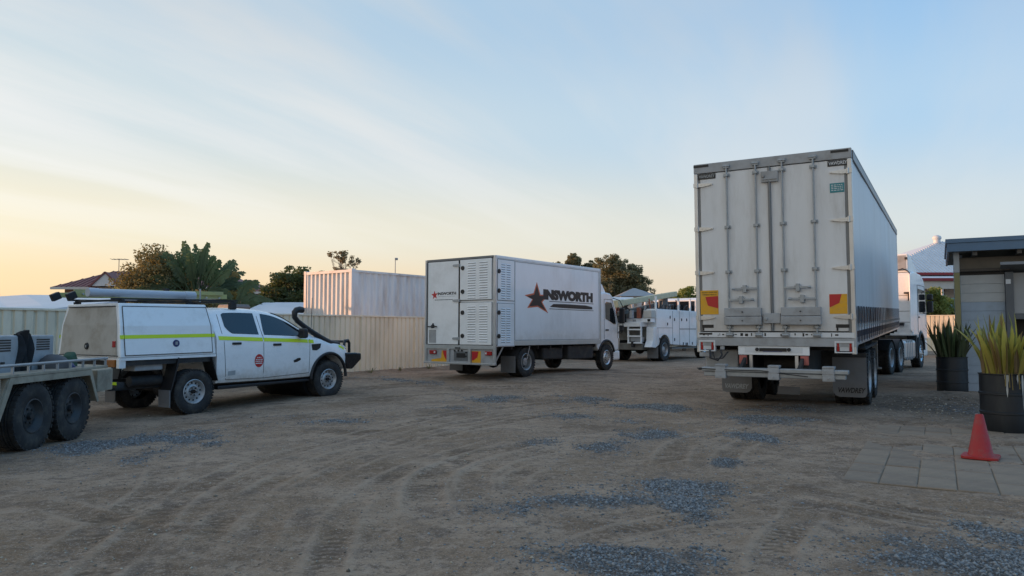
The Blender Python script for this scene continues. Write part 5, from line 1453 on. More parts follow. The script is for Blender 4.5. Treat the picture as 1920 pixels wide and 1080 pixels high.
MB().box(.71, .79, ca_ - .012, ca_ + .004, 1.20, 1.30).build('side_reflector', 'lens_red', can, bevel=.005)
MB().box(-xb_, xb_, ca_ + .02, cb_, .985, 1.027).build('tray_edge', 'white_paint', T)
MB().box(-.9, .9, ca_ + .1, cb_ - .05, .90, .983).build('tray_frame', 'dark_steel', T)
# roof rack
for y in (-1.18, .05):
    MB().bar((-.70, y, 1.965), (.70, y, 1.965), .05, .035).build('rack_bar', 'black_plastic', T, bevel=.006)
    for s in (-1, 1): MB().box(s * .66 - .03, s * .66 + .03, y - .05, y + .05, 1.90, 1.955).build('rack_foot', 'black_plastic', T)
MB().bar((-.62, 1.03, 1.99), (.62, 1.03, 1.99), .05, .04).build('rack_bar', 'black_plastic', T, bevel=.006)
for s in (-1, 1): MB().box(s * .58 - .04, s * .58 + .04, .96, 1.10, 1.845, 1.98).build('rack_foot', 'black_plastic', T, bevel=.01)
for s in (-1, 1): MB().bar((s * .64, -1.35, 1.985), (s * .60, 1.12, 2.005), .03, .03).build('rack_rail', 'black_plastic', T)
# things carried on the rack
def u2w(p): return UT.matrix_world @ Vector(p)
bpy.context.view_layer.update()
tube_ = thing('conduit_tube', 'grey plastic conduit tube strapped along the ute roof', 'tube')
k = MB(); pa, pb = u2w((.46, -1.62, 2.085)), u2w((.46, .30, 2.085))
MB().cyl(pa, pb, .066, n=22).build('tube_body', 'conduit_grey', tube_, smooth=40)
d_ = (pb - pa).normalized()
for q, w_ in ((.0, .16), (1.72, .2)):
    MB().cyl(pa + d_ * (q - .01), pa + d_ * (q + w_), .072, n=22).build('end_cap', 'conduit_grey', tube_, smooth=40)
lad = thing('ladder', 'faded yellow fibreglass extension ladder lying on the ute roof rack', 'ladder')
lx = (-.42, .06)
for x in lx:
    MB().bar(u2w((x, -1.64, 2.06)), u2w((x, 1.30, 2.10)), .035, .085).build('rail', 'ladder_yellow', lad, bevel=.004)
    MB().bar(u2w((x + .05, -1.40, 2.13)), u2w((x + .05, 1.18, 2.155)), .03, .07).build('rail', 'ladder_yellow', lad, bevel=.004)
    MB().box(-.045, .045, -.07, .07, -.09, .03).build('foot', 'black_plastic', lad, bevel=.01, loc=u2w((x, -1.68, 2.06)), rot=(R(25), 0, R(-31)))
for i in range(10):
    y = -1.5 + i * .29
    MB().cyl(u2w((lx[0], y, 2.07)), u2w((lx[1] + .05, y, 2.07)), .016, n=8).build('rung', 'aluminium', lad, smooth=40)
MB().box(-.05, .05, -.04, .04, -.03, .06).build('latch', 'black_plastic', lad, loc=u2w((.13, -.05, 2.15)), rot=(0, 0, R(-31)))
MB().cyl(u2w((.28, .55, 1.98)), u2w((.28, .55, 2.22)), .016, n=8).build('strap_buckle', 'galvanised', lad)
# ------------------------------------------------------------------ tandem plant trailer
PT = thing('plant_trailer', 'dusty beige tandem axle trailer hitched behind the ute', 'trailer', (-6.80, 9.50, -.10), -3)
T = PT
MB().box(-.66, .66, -2.6, 1.30, .66, .80).build('deck', 'beige_dark', T, bevel=.01)
for s in (-1, 1):
    a, b_ = sorted((s * .66, s * .97))
    prof = [(-1.30, .36), (-1.02, .90), (.80, .90), (1.02, .46)]
    k = MB()
    for (y0, z0), (y1, z1) in zip(prof, prof[1:]):
        d = Vector((0, y1 - y0, z1 - z0)).normalized(); nrm = Vector((0, -d.z, d.y)) * .018
        k.add([(a, y0, z0), (b_, y0, z0), (b_, y1, z1), (a, y1, z1), (a, y0 + nrm.y, z0 + nrm.z), (b_, y0 + nrm.y, z0 + nrm.z), (b_, y1 + nrm.y, z1 + nrm.z), (a, y1 + nrm.y, z1 + nrm.z)],
              [(0, 1, 2, 3), (7, 6, 5, 4), (0, 4, 5, 1), (2, 6, 7, 3), (1, 5, 6, 2), (0, 3, 7, 4)])
    k.build('mudguard', 'beige_paint', T)
    lip = [(-1.30, .36), (-1.02, .915), (.80, .915), (1.02, .46), (.97, .45), (.76, .84), (-.97, .84), (-1.22, .36)]
    MB().prism(lip, min(s * .972, s * .985), max(s * .972, s * .985), 'x').build('guard_lip', 'beige_paint', T)
    MB().box(min(s * .66, s * .985), max(s * .66, s * .985), -2.6, 1.25, .918, .955).build('side_coaming', 'beige_paint', T, bevel=.006)
    MB().tube([(s * .955, -2.6, 1.055), (s * .955, 1.28, 1.055)], .018, 8).build('side_rail', 'galvanised', T, smooth=60)
    for i in range(13): MB().box(s * .955 - .012, s * .955 + .012, -2.5 + i * .31, -2.475 + i * .31, .957, 1.045).build('rail_upright', 'galvanised', T)
    # side panel behind the wheels
    MB().box(min(s * .93, s * .965), max(s * .93, s * .965), -2.6, -1.16, .70, .912).build('side_panel', 'beige_paint', T, bevel=.004)
    MB().box(min(s * .92, s * .955), max(s * .92, s * .955), -2.6, -1.20, .50, .695).build('side_panel', 'beige_dark', T)
    k = MB().box(min(s * .80, s * .985), max(s * .80, s * .985), -2.2, -1.34, .22, .495).build('lamp_block', 'beige_paint', T, bevel=.01)
    MB().box(min(s * .986, s * .995), max(s * .986, s * .995), -1.62, -1.44, .30, .42).build('lamp', 'lens_amber', k, bevel=.004)
    for y in (-.46, .44): wheel('plant', T, s * .84, y, .42, s)
    MB().bar((s * .5, 1.0, .58), (s * .04 - .2, 2.55, .58), .06, .10).build('drawbar', 'beige_dark', T)
for y in (-.46, .44): MB().cyl((-.75, y, .42), (.75, y, .42), .045, n=12).build('axle', 'dark_steel', T, smooth=40)
for s in (-1, 1): MB().box(s * .6 - .04, s * .6 + .04, -1.0, 1.0, .50, .60).build('spring', 'dark_steel', T)
k = MB(); k.box(-.29, -.11, 2.5, 2.72, .55, .68); k.cyl((-.2, 2.55, .68), (-.2, 2.66, .74), .05, n=10); k.build('coupling', 'galvanised', T, bevel=.01)
MB().box(.36, .80, 1.34, 1.80, .56, .88).build('tool_box', 'beige_paint', T, bevel=.012)
MB().box(.54, .62, 1.80 - .47, 1.80 - .462, .70, .78).build('box_latch', 'galvanised', T)
k = MB(); k.cyl((.2, 1.95, .15), (.2, 1.95, .85), .03, n=10); k.build('jockey_leg', 'galvanised', T, smooth=40)
MB().cyl((.17, 1.95, .09), (.23, 1.95, .09), .09, n=16).build('jockey_wheel', 'rubber', T, smooth=40)
k = MB()
for i in range(6): k.lathe([(.022, -.006), (.028, 0), (.022, .006), (.016, 0)], (.10 - i * .03, 2.15 + i * .05, .36 - .03 * math.sin(i)), 'xy'[i % 2], 10, True)
o = k.build('safety_chain', 'galvanised', T)
bpy.context.view_layer.update()
def p2w(p): return PT.matrix_world @ Vector(p)
def machine(label, x, y, w, d, h, louv):
    o = thing('generator', label, 'generator', p2w((x, y, .80)), -3)
    b_ = MB().box(-w / 2, w / 2, -d / 2, d / 2, .04, h).build('housing', 'machine_grey', o, bevel=.02)
    MB().box(-w / 2 + .02, w / 2 - .02, -d / 2 + .02, d / 2 - .02, 0, .04).build('skid', 'dark_steel', o)
    for i in range(5):
        z = h - .06 - i * .032
        MB().box(w / 2 + .001, w / 2 + .005, -.16 + louv, .14 + louv, z - .009, z + .009).build('louvre', 'decal_black', b_)
        MB().box(-.15, .15, -d / 2 - .005, -d / 2 - .001, z - .009, z + .009).build('louvre', 'decal_black', b_)
    MB().box(w / 2 + .001, w / 2 + .006, -.05, .03, h * .42, h * .46).build('handle', 'decal_black', b_)
    return o
machine('grey generator box at the edge of the frame on the beige trailer', .30, -.46, .5, .62, .60, 0)
machine('grey louvred generator nearest the ute on the beige trailer', .30, .42, .46, .50, .60, 0)
# jacket hung over the rail between the generators
jk = MB(); rr_ = random.Random(3); rows = []
for i, t in enumerate(np.linspace(0, 1, 15)):
    row = []
    for j, u in enumerate(np.linspace(-.5, .5, 15)):
        w_ = .24 + .10 * t - .05 * math.sin(t * 3.1)
        x = .56 + .03 * math.sin(u * 17 + t * 2) + .022 * math.sin(u * 9 - t * 6) + .04 * t
        z = 1.455 - .62 * t + .035 * math.sin(u * 7) * (1 - t) - (.10 * abs(u) if t < .3 else 0)
        row.append((x, -.06 + u * w_ * 1.1 + .02 * math.sin(t * 7), z))
    rows.append(row)
back = [[(p[0] - .05 - .02 * math.sin(i), p[1], p[2]) for p in r_] for i, r_ in enumerate(rows)]
jk.grid(rows); jk.grid(back); jk.grid([rows[0], back[0]]); jk.grid([[r_[0] for r_ in rows], [r_[0] for r_ in back]]); jk.grid([[r_[-1] for r_ in rows], [r_[-1] for r_ in back]])
jo = jk.build('jacket', 'cloth_black', None, smooth=60); jo.matrix_world = PT.matrix_world.copy()
tag(jo, 'black jacket draped over the load between the two generators', 'jacket')
def sack(name, label, m_, c, sc, cat, seed, jit=.16):
    r2 = random.Random(seed)
    o = MB().ico((0, 0, 0), 1, 3, sc, jit * .35, r2).build(name, m_, None, smooth=60, loc=p2w(c), rot=(r2.uniform(-.2, .2), r2.uniform(-.2, .2), r2.uniform(0, 3)))
    return tag(o, label, cat)
sack('work_bag', 'crumpled grey canvas bag beside the louvred generator', 'cloth_grey', (.68, .40, .98), (.15, .19, .17), 'bag', 3)
sack('rolled_tarp', 'dark blue rolled tarp lying beside the green bag', 'decal_blue', (.66, .66, .93), (.10, .20, .10), 'tarp', 5)
gb_ = MB().prism([(-.14, 0), (.15, 0), (.15, .26), (.06, .37), (-.06, .30), (-.10, .12)], -.07, .07, 'x').build('canvas_chair', 'bag_green', None, bevel=.03, loc=p2w((.62, .88, .80)), rot=(0, 0, R(8)))
tag(gb_, 'small dark green bag standing at the front end of the beige trailer', 'bag')
gb_.name = 'green_bag'
# ------------------------------------------------------------------ utility truck with boom
UTK = thing('utility_truck', 'white utility service truck with a pale boom, parked beyond the box truck', 'truck', (5.645, 32.72, .0), 37)
T = UTK
def arch(yc, r, zc_, n=12): return [(yc - r * math.cos(math.pi * k / n), zc_ + r * math.sin(math.pi * k / n)) for k in range(n + 1)]
side = [(-.80, .62)] + [p for p in arch(0, .58, .56) if p[1] > .6] + [(3.4, .58), (3.4, 2.21), (-.78, 2.24)]
for s in (-1, 1):
    a, b_ = sorted((s * .72, s * 1.2))
    sd = MB().prism(side, a, b_, 'x').build('side_locker', 'white_body', T, bevel=.015)
    q = s * 1.2
    g_ = MB()
    for (y0, z0), (y1, z1) in (((.80, .66), (.80, 2.18)), ((1.52, .66), (1.52, 2.18)), ((2.6, .66), (2.6, 2.18)), ((-.75, 1.43), (.80, 1.43)), ((1.52, 1.36), (3.35, 1.36)), ((1.52, 1.40), (3.35, 1.40)), ((-.66, .68), (-.66, 1.42))):
        g_.bar((q, y0, z0), (q, y1, z1), .012, .014)
    g_.build('door_gap', 'dark_steel', sd)
    for y, z in ((.28, 1.60), (.55, 1.90), (1.0, 1.80), (1.75, 1.80), (.98, .92), (-.50, .95), (2.3, 1.8), (1.9, .72), (2.2, .70), (2.35, .70), (2.9, .72)):
        MB().box(min(q, q + s * .02), max(q, q + s * .02), y - .03, y + .03, z - .06, z + .06).build('latch', 'black_plastic', sd)
    wheel('truck', T, s * 1.08, 0, .50, s); wheel('truck', T, s * .78, 0, .50, -s, rim=False); wheel('steer', T, s * 1.06, 4.25, .51, s)
    MB().box(min(s * .36, s * .44), max(s * .36, s * .44), -1.5, 5.4, .62, .86).build('chassis_rail', 'dark_steel', T)
    MB().box(min(s * .72, s * 1.22), max(s * .72, s * 1.22), -.72, -.70, .14, .62).build('mudflap', 'flap_grey', T)
    MB().box(min(s * .7, s * 1.2), max(s * .7, s * 1.2), .7, 3.4, .50, .57).build('sub_frame', 'beige_dark', T)
    for y in (-.74, 1.55, 2.82): MB().box(s * 1.15 - .035, s * 1.15 + .035, y - .035, y + .035, 2.2, 2.78).build('rack_post', 'white_body', T)
    # cab
MB().box(-.72, .72, -.78, 3.4, .90, 1.5).build('bed', 'beige_dark', T)
cabp = [(3.55, .95), (3.55, 2.75), (3.8, 2.86), (4.7, 2.80), (5.25, 1.95), (5.42, 1.7), (5.42, .6), (4.85, .6)] + [(4.25 + .6 * math.cos(R(a)), .52 + .6 * math.sin(R(a))) for a in range(10, 171, 16)]
cab = MB().prism(cabp, -1.15, 1.15, 'x').build('cab', 'white_paint', T, bevel=.05)
for s in (-1, 1):
    k = s * 1.152; MB().prism([(3.8, 1.9), (3.8, 2.6), (4.55, 2.58), (4.95, 1.95), (4.9, 1.85)], min(k, k + s * .005), max(k, k + s * .005), 'x').build('side_window', 'glass_dark', cab)
    MB().box(s * 1.32 - .09, s * 1.32 + .09, 5.0, 5.1, 1.9, 2.35).build('mirror', 'black_plastic', T, bevel=.03)
MB().box(-1.06, 1.06, 3.538, 3.548, 1.55, 2.70).build('rear_window', 'glass_dark', cab)
# rear platform, steps and lockers
MB().box(-1.15, .78, -1.45, -.80, 1.48, 1.66).build('rear_deck', 'white_body', T, bevel=.01)
MB().box(-1.15, 1.15, -1.20, -.82, 1.66, 1.83).build('rear_deck', 'white_body', T, bevel=.01)
MB().box(.30, .45, -1.215, -1.203, 1.70, 1.78).build('deck_plate', 'machine_grey', T)
MB().box(.80, 1.18, -1.22, -.82, 1.84, 2.18).build('water_tank', 'trim_cream', T, bevel=.03)
MB().box(1.0, 1.12, -1.23, -1.21, 1.70, 1.80).build('socket_panel', 'black_plastic', T)
k = MB()
for x in (.18, .78): k.box(x - .03, x + .03, -1.42, -1.36, .78, 1.48)
for z in (.80, 1.08, 1.36): k.box(.15, .81, -1.44, -1.34, z - .03, z + .03)
k.build('step_ladder', 'white_body', T)
MB().box(.24, .74, -1.3, -1.0, .83, 1.04).build('step_box', 'machine_grey', T, bevel=.01)
MB().box(-.55, -.10, -1.46, -1.3, 1.30, 1.47).build('lamp_panel', 'white_body', T, bevel=.01)
MB().box(-.36, -.26, -1.47, -1.461, 1.36, 1.41).build('tail_lamp', 'black_plastic', T)
MB().prism([(-1.30, .62), (-.82, .58), (-.82, 1.46), (-1.05, 1.46), (-1.10, .9)], .86, 1.19, 'x').build('rear_locker', 'white_body', T, bevel=.02)
MB().box(-.5, .8, -1.3, -.7, .50, .78).build('rear_crossbeam', 'beige_dark', T, bevel=.02)
MB().cyl((-.45, -1.1, .35), (-.45, -.8, .6), .12, n=12).build('winch_drum', 'dark_steel', T)
MB().cyl((-.8, 0, .5), (.8, 0, .5), .09, n=12).ico((0, 0, .5), .22, 2).build('rear_axle', 'dark_steel', T, smooth=40)
# boom and gear in the bed
bm1 = MB().bar((.25, -2.55, 2.42), (.25, 3.2, 3.05), .22, .24).build('boom', 'pole_wood', T, bevel=.03)
MB().bar((.25, -2.62, 2.41), (.25, -2.1, 2.47), .27, .30).build('boom_head', 'pole_wood', bm1, bevel=.03)
MB().bar((.0, -2.0, 2.02), (.0, 1.6, 2.50), .16, .18).build('lower_arm', 'beige_dark', T, bevel=.02)
MB().bar((-.1, -2.3, 2.05), (-.1, -1.0, 2.12), .16, .14).build('orange_arm', 'boom_orange', T, bevel=.02)
MB().cyl((0, 2.4, 1.5), (0, 2.4, 2.9), .22, n=16).build('turret', 'metal_dark_grey', T, smooth=40)
MB().box(-.6, .0, -1.9, -1.2, 1.67, 2.05).build('control_box', 'dark_steel', T, bevel=.03)
MB().box(-1.0, 1.0, -.1, .3, 1.5, 2.30).build('hose_reel', 'dark_steel', T, bevel=.03)
r2 = random.Random(9)
for i in range(40):
    x, y, z = r2.uniform(-1, 1), r2.uniform(-.6, 3.1), 1.5
    h = r2.uniform(.75, 1.25)
    MB().cyl((x, y, z), (x + r2.uniform(-.3, .3), y + r2.uniform(-.3, .3), z + h), r2.uniform(.02, .06), n=8).build('stake', r2.choice(['dark_steel', 'metal_dark_grey', 'timber_dark', 'machine_grey', 'boom_orange']), T)
for i in range(5):
    y = -.6 + i * .8
    MB().tube([(.9, y, 2.25), (.95, y + .2, 2.45), (.9, y + .5, 2.48), (.8, y + .75, 2.2)], .025, 7).build('hydraulic_hose', 'black_plastic', T, smooth=60)
for i in range(7):
    x_, y_ = -.7 + i * .22, -1.25 - .12 * (i % 3)
    MB().box(x_ - .07, x_ + .07, y_ - .08, y_ + .08, 1.84, 2.05 + .12 * ((i * 5) % 4)).build('valve_block', ('metal_dark_grey', 'machine_grey', 'boom_orange', 'dark_steel')[i % 4], T, bevel=.01)
for i in range(3):
    MB().tube([(-.3 + .25 * i, -1.3, 1.9), (-.25 + .3 * i, -1.6, 2.2), (-.1 + .2 * i, -1.75, 2.3), (.05 + .1 * i, -1.5, 2.42)], .025, 7).build('hydraulic_hose', 'black_plastic', T, smooth=60)
# ------------------------------------------------------------------ shed at the right with post and blue fascia
SH = thing('corner_shed', 'block walled shed with dark blue fascia and olive corner post', 'building', (9.84, 16.30, 0), 30)
T = SH
ra = Vector((math.cos(R(30)), -math.sin(R(30)), 0))
MB().box(-.055, .055, -.055, .055, -.05, 2.62).build('corner_post', 'post_olive', T, bevel=.006)
MB().box(-.054, .054, -.054, .054, 2.621, 3.08).build('post_top', 'post_pale', T, bevel=.006)
# roof edge
MB().box(-.17, 5.2, -.28, -.235, 3.07, 3.255).build('fascia_board', 'fascia_blue', T, bevel=.004)
MB().box(-.20, 5.2, -.30, -.237, 3.258, 3.35).build('fascia_cap', 'fascia_blue', T, bevel=.004)
MB().box(-.17, -.125, -.233, 4.0, 3.07, 3.255).build('fascia_board', 'fascia_blue', T, bevel=.004)
MB().box(-.20, -.122, -.235, 4.0, 3.258, 3.35).build('fascia_cap', 'fascia_blue', T, bevel=.004)
MB().box(-.12, 5.2, -.232, 4.0, 3.30, 3.33).build('roof_sheet', 'roof_grey', T)
MB().box(-.12, 5.2, -.23, 4.0, 3.09, 3.11).build('soffit', 'soffit', T)
for x in (.3, 1.1, 1.9, 2.7): MB().box(x, x + .09, -.22, 3.9, 2.98, 3.088).build('rafter', 'timber_dark', T)
MB().box(.06, 5.0, .30, .42, 2.70, 2.97).build('wall_beam', 'soffit', T)
MB().box(.06, 1.0, .22, .30, 2.66, 2.72).build('eave_batten', 'timber_dark', T)
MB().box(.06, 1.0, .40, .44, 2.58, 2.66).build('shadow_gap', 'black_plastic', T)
# block wall
MB().box(.07, .90, .36, .48, -.1, 2.58).build('wall_core', 'wall_block_grey', T)
blk = {}
def put_block(m_, x0, x1, z0, z1):
    key = (m_, round(x1 - x0, 3), round(z1 - z0, 3))
    if key not in blk: blk[key] = MB().box(0, x1 - x0, 0, .055, 0, z1 - z0).build('block', m_, T, bevel=.003, loc=(x0, .31, z0))
    else: inst(blk[key], T, (x0, .31 + rng.uniform(-.003, .003), z0), name='block')
for i in range(13):
    z0 = -.02 + i * .2; m_ = 'wall_block' if i < 10 else 'wall_block_grey'
    off = 0 if i % 2 == 0 else -.2
    put_block(m_, .07, .895, z0, z0 + .196)
# doorway frame, panel and dark opening
MB().box(.90, 1.05, .20, .40, -.1, 2.62).build('door_post', 'metal_dark_grey', T, bevel=.006)
MB().box(1.055, 2.6, .30, .34, 1.72, 2.60).build('wall_sheet', 'panel_grey', T)
MB().box(1.055, 2.6, .26, .33, 1.60, 1.715).build('head_beam', 'metal_dark_grey', T)
MB().box(1.055, 2.6, .9, .95, -.1, 1.6).build('opening_back', 'black_plastic', T)
MB().box(1.30, 1.345, .30, .345, -.1, 1.6).build('mullion', 'metal_dark_grey', T)
MB().prism([(.55, 2.60), (.55, 2.64), (-.10, 2.80), (-.12, 2.765)], .82, 4.8, 'x').build('awning_sheet', 'metal_dark_grey', T)
MB().box(.80, 4.8, -.135, -.115, 2.755, 2.815).build('awning_edge', 'roof_grey', T)
MB().box(.91, 1.0, .192, .199, 2.36, 2.46).build('sticker', 'decal_white', T)
MB().box(2.6, 5.0, .31, .45, -.1, 2.70).build('wall', 'wall_block_grey', T)
MB().box(-.0, .12, .5, 3.9, -.1, 3.05).build('side_wall', 'wall_block_grey', T)
MB().box(.12, 5.0, 3.75, 3.9, -.1, 3.05).build('rear_wall', 'wall_block_grey', T)

# ------------------------------------------------------------------ planters and cone
def snake_leaf(b_, base, az, lean, L, w, twist, curl):
    """upright sword leaf, folded slightly along its middle"""
    n = 8; d = Vector((math.sin(az), math.cos(az), 0)); side = Vector((d.y, -d.x, 0))
    side = (Matrix.Rotation(twist, 3, 'Z') @ side)
    rows_ = []
    for i in range(n + 1):
        t = i / n
        ww = w * (.55 + .9 * t) * (1 - t ** 3.2) if t < 1 else 0
        an = lean + curl * t
        p = Vector(base) + d * (math.sin(an) * L * t) + Vector((0, 0, math.cos(an) * L * t))
        fold = d * (ww * .35)
        rows_.append([p - side * ww + fold, p, p + side * ww + fold])
    b_.grid(rows_)
def planter(label, loc, Rr, h, leaves, seed, lean=.45, lo=.55, hi=.95, drip=True):
    o = thing('drum_planter', label, 'planter', loc, 0)
    prof = [(Rr * .96, 0), (Rr, .02), (Rr, h * .32), (Rr + .012, h * .33), (Rr + .012, h * .36), (Rr, h * .37), (Rr, h * .64), (Rr + .012, h * .65), (Rr + .012, h * .68), (Rr, h * .69), (Rr, h - .02), (Rr + .014, h - .01), (Rr + .014, h), (Rr - .02, h), (Rr - .03, h - .08)]
    dr = MB().lathe(prof, n=36).build('drum', 'drum_black', o, smooth=40)
    MB().lathe([(Rr - .03, h - .07), (Rr * .5, h - .05), (.001, h - .045)], n=24).build('soil', 'soil', o, smooth=60)
    r2 = random.Random(seed)
    for i in range(leaves):
        a = r2.uniform(0, 6.283); rr_ = Rr * .85 * math.sqrt(r2.random())
        ln = lean * (rr_ / Rr) ** 1.2 + r2.uniform(-.10, .14) + (r2.uniform(.2, .6) if r2.random() < .05 else 0)
        b_ = MB(); L = r2.uniform(lo, hi) * (1 - .25 * (rr_ / Rr) ** 2 * r2.random())
        snake_leaf(b_, (rr_ * math.sin(a), rr_ * math.cos(a), h - .07), a, ln, L, r2.uniform(.022, .040), r2.uniform(-1.5, 1.5), r2.uniform(-.25, .4))
        m_ = r2.choice(['leaf_snake_dark', 'leaf_snake_dark', 'leaf_dark']) if not drip else r2.choice(['leaf_snake_yellow', 'leaf_snake_yellow', 'leaf_snake_yellow', 'leaf_snake_green', 'leaf_snake_green', 'leaf_snake_brown'])
        b_.build('leaf', m_, o, smooth=60)
    if drip:
        for a, L, w in ((-150, .30, .022), (-172, .12, .014), (-183, .46, .012), (160, .22, .016), (-205, .2, .01)):
            an = R(a); x, y = math.sin(an), math.cos(an); q = Vector((y, -x, 0)) * w
            rows_ = []
            for t in np.linspace(0, 1, 7):
                z = h - .01 - L * t; ww = (1 - t ** 1.5) * (1 + .4 * math.sin(t * 9 + a)); p = Vector((x * (Rr + .016 - .0 * t), y * (Rr + .016), z))
                rows_.append([p - q * ww, p + q * ww + Vector((0, 0, .001))])
            MB().grid(rows_).build('paint_drip', 'paint_drip', dr)
        for i in range(7):
            a = R(r2.uniform(150, 235)); p0 = Vector((math.sin(a) * Rr, math.cos(a) * Rr, h))
            q = Vector((math.sin(a), math.cos(a), 0))
            MB().tube([p0 - q * .05, p0 + q * .03 + Vector((0, 0, .02)), p0 + q * .06 - Vector((0, 0, r2.uniform(.06, .25)))], .006, 5).build('dry_leaf', 'leaf_palm_dry', o)
    return o
planter('black drum planter of yellow green sword leaves by the cone', (6.72, 10.12, -.02), .305, .80, 125, 5, lean=.22, lo=.45, hi=.92)
planter('black drum planter of dark sword leaves beside the olive post', (9.22, 15.55, 0.0), .285, .80, 110, 9, lean=.26, lo=.45, hi=.95, drip=False)
cone = thing('traffic_cone', 'faded red traffic cone standing on the concrete paving', 'cone', (4.99, 7.95, .012), 38)
MB().lathe([(.125, .03), (.118, .04), (.038, .455), (.034, .46), (.028, .458), (.026, .44), (.10, .03)], n=28).build('cone_body', 'cone_red', cone, smooth=40)
bs = []
for k_ in range(32):
    a_ = 2 * math.pi * k_ / 32; c_, s_ = math.cos(a_), math.sin(a_)
    bs.append((.172 * math.copysign(abs(c_) ** .28, c_), .172 * math.copysign(abs(s_) ** .28, s_)))
MB().prism(bs, 0, .03, 'z').build('base', 'cone_red', cone, bevel=.006)

# ------------------------------------------------------------------ houses beyond the fences
def hip_roof(name, m_, par, x0, x1, y0, y1, ze, ridge, ov=0, rib=0):
    """hip roof; ridge = (xa, ya, xb, yb, z)"""
    xa, ya, xb, yb, zr = ridge
    c = [(x0, y0, ze), (x1, y0, ze), (x1, y1, ze), (x0, y1, ze), (xa, ya, zr), (xb, yb, zr)]
    o = MB().add(c, [(0, 1, 5, 4), (1, 2, 5), (2, 3, 4, 5), (3, 0, 4), (3, 2, 1, 0)]).build(name, m_, par)
    if rib:
        A_, B_, C_, D_ = (Vector(c[i]) for i in (0, 1, 5, 4))
        n = int((x1 - x0) / rib); k = MB()
        nrm = (B_ - A_).cross(D_ - A_).normalized() * .02
        for i in range(1, n):
            t = i / n; p = A_.lerp(B_, t)
            # run up the slope until the hips
            tl = (xa - x0); tr = (x1 - xb); x = p.x - x0
            f = min(1, x / max(tl, .01), (x1 - p.x) / max(tr, .01))
            q = Vector((p.x, y0 + (ya - y0) * f, ze + (zr - ze) * f))
            if f > .03: k.bar(p + nrm, q + nrm, .05, .05)
        k.build('roof_ribs', m_, o)['kind'] = 'stuff'
    return o
HR = thing('timber_house', 'raised white house with pale ribbed roof, red gutters and a verandah', 'house')
T = HR
hip_roof('roof', 'roof_white', T, 25.5, 42, 52, 62, 5.35, (33, 57, 36, 57, 8.15), rib=.26)
MB().cyl((32.9, 56.9, 8.0), (32.9, 56.9, 8.35), .25, n=14).ico((32.9, 56.9, 8.42), .33, 2, (1, 1, .7)).build('roof_vent', 'roof_white', T, smooth=50)
MB().box(25.4, 42.1, 51.86, 51.98, 5.18, 5.36).build('gutter', 'trim_red', T)
MB().box(26, 41.5, 52.3, 61.5, 2.2, 5.17).build('wall', 'wall_white', T)
MB().add([(26, 52.28, 5.16), (41.5, 52.28, 5.16), (41.5, 50.3, 4.84), (26, 50.3, 4.84), (26, 52.28, 5.10), (41.5, 52.28, 5.10), (41.5, 50.3, 4.78), (26, 50.3, 4.78)], [(0, 1, 2, 3), (7, 6, 5, 4), (3, 2, 6, 7), (0, 3, 7, 4), (1, 5, 6, 2)]).build('verandah_roof', 'roof_white', T)
MB().box(25.9, 41.6, 50.16, 50.28, 4.66, 4.85).build('gutter', 'trim_red', T)
MB().box(26, 41.5, 50.32, 50.40, 4.12, 4.64).build('valance', 'trim_cream', T)
MB().box(26, 41.5, 50.3, 52.3, 2.35, 2.55).build('verandah_floor', 'timber_dark', T)
for x in (26.2, 28.0, 29.4, 31.0, 33.2, 35.4): MB().box(x - .06, x + .06, 50.35, 50.47, .2, 4.12).build('verandah_post', 'wall_white', T)
for x in (28.6, 30.2, 32.0, 34): 
    w_ = MB().box(x - .45, x + .45, 52.26, 52.295, 3.1, 4.5).build('window', 'glass_dark', T)
    for q in (-.5, .5, 0): MB().box(x + q - .04, x + q + .04, 52.23, 52.262, 3.05, 4.55).build('frame', 'wall_white', w_)
MB().box(26.2, 35.4, 50.36, 50.44, 3.42, 3.50).build('handrail', 'railing_blue', T)
for i in range(58): MB().box(26.3 + i * .157, 26.37 + i * .157, 50.37, 50.43, 2.6, 3.42).build('baluster', 'railing_blue', T)

HL = thing('brick_house', 'low house with a maroon hip roof at the far left', 'house')
T = HL
hip_roof('roof', 'roof_maroon', T, -37.0, -22.5, 59, 69, 4.72, (-34.6, 64, -25, 64, 6.40), rib=.4)
MB().box(-36.9, -22.6, 58.9, 59.0, 4.55, 4.74).build('gutter', 'trim_cream', T)
MB().box(-36.2, -23.2, 59.7, 68.4, 0, 4.71).build('wall', 'wall_brick', T)
gx = -31.9
MB().add([(gx - 1.1, 57.8, 4.75), (gx + 1.1, 57.8, 4.75), (gx, 57.8, 5.75), (gx - 1.1, 61.5, 4.75), (gx + 1.1, 61.5, 4.75), (gx, 63, 5.75)], [(0, 1, 2), (0, 2, 5, 3), (1, 4, 5, 2), (3, 5, 4)]).build('gable', 'wall_white', T)
for s in (-1, 1): MB().bar((gx + s * 1.25, 57.75, 4.66), (gx, 57.75, 5.84), .12, .10, up=(0, 1, 0)).bar((gx + s * 1.25, 60.5, 4.68), (gx, 61.5, 5.86), .12, .1).add([(gx + s * 1.3, 57.7, 4.66), (gx, 57.7, 5.86), (gx, 62.5, 5.86), (gx + s * 1.3, 61, 4.66)], [(0, 1, 2, 3)]).build('gable_roof', 'roof_maroon', T)
MB().cyl((-33.3, 61, 5.5), (-33.3, 61, 6.0), .09, n=10).build('vent_pipe', 'wall_white', T)
an = thing('roof_antenna', 'thin television antenna above the maroon roof at the far left', 'antenna', (-33.9, 63.5, 6.2))
MB().cyl((0, 0, 0), (0, 0, 1.25), .03, n=8).build('mast', 'metal_dark_grey', an)
MB().bar((-.65, 0, 1.18), (.65, .3, 1.18), .04, .04).build('boom', 'metal_dark_grey', an)
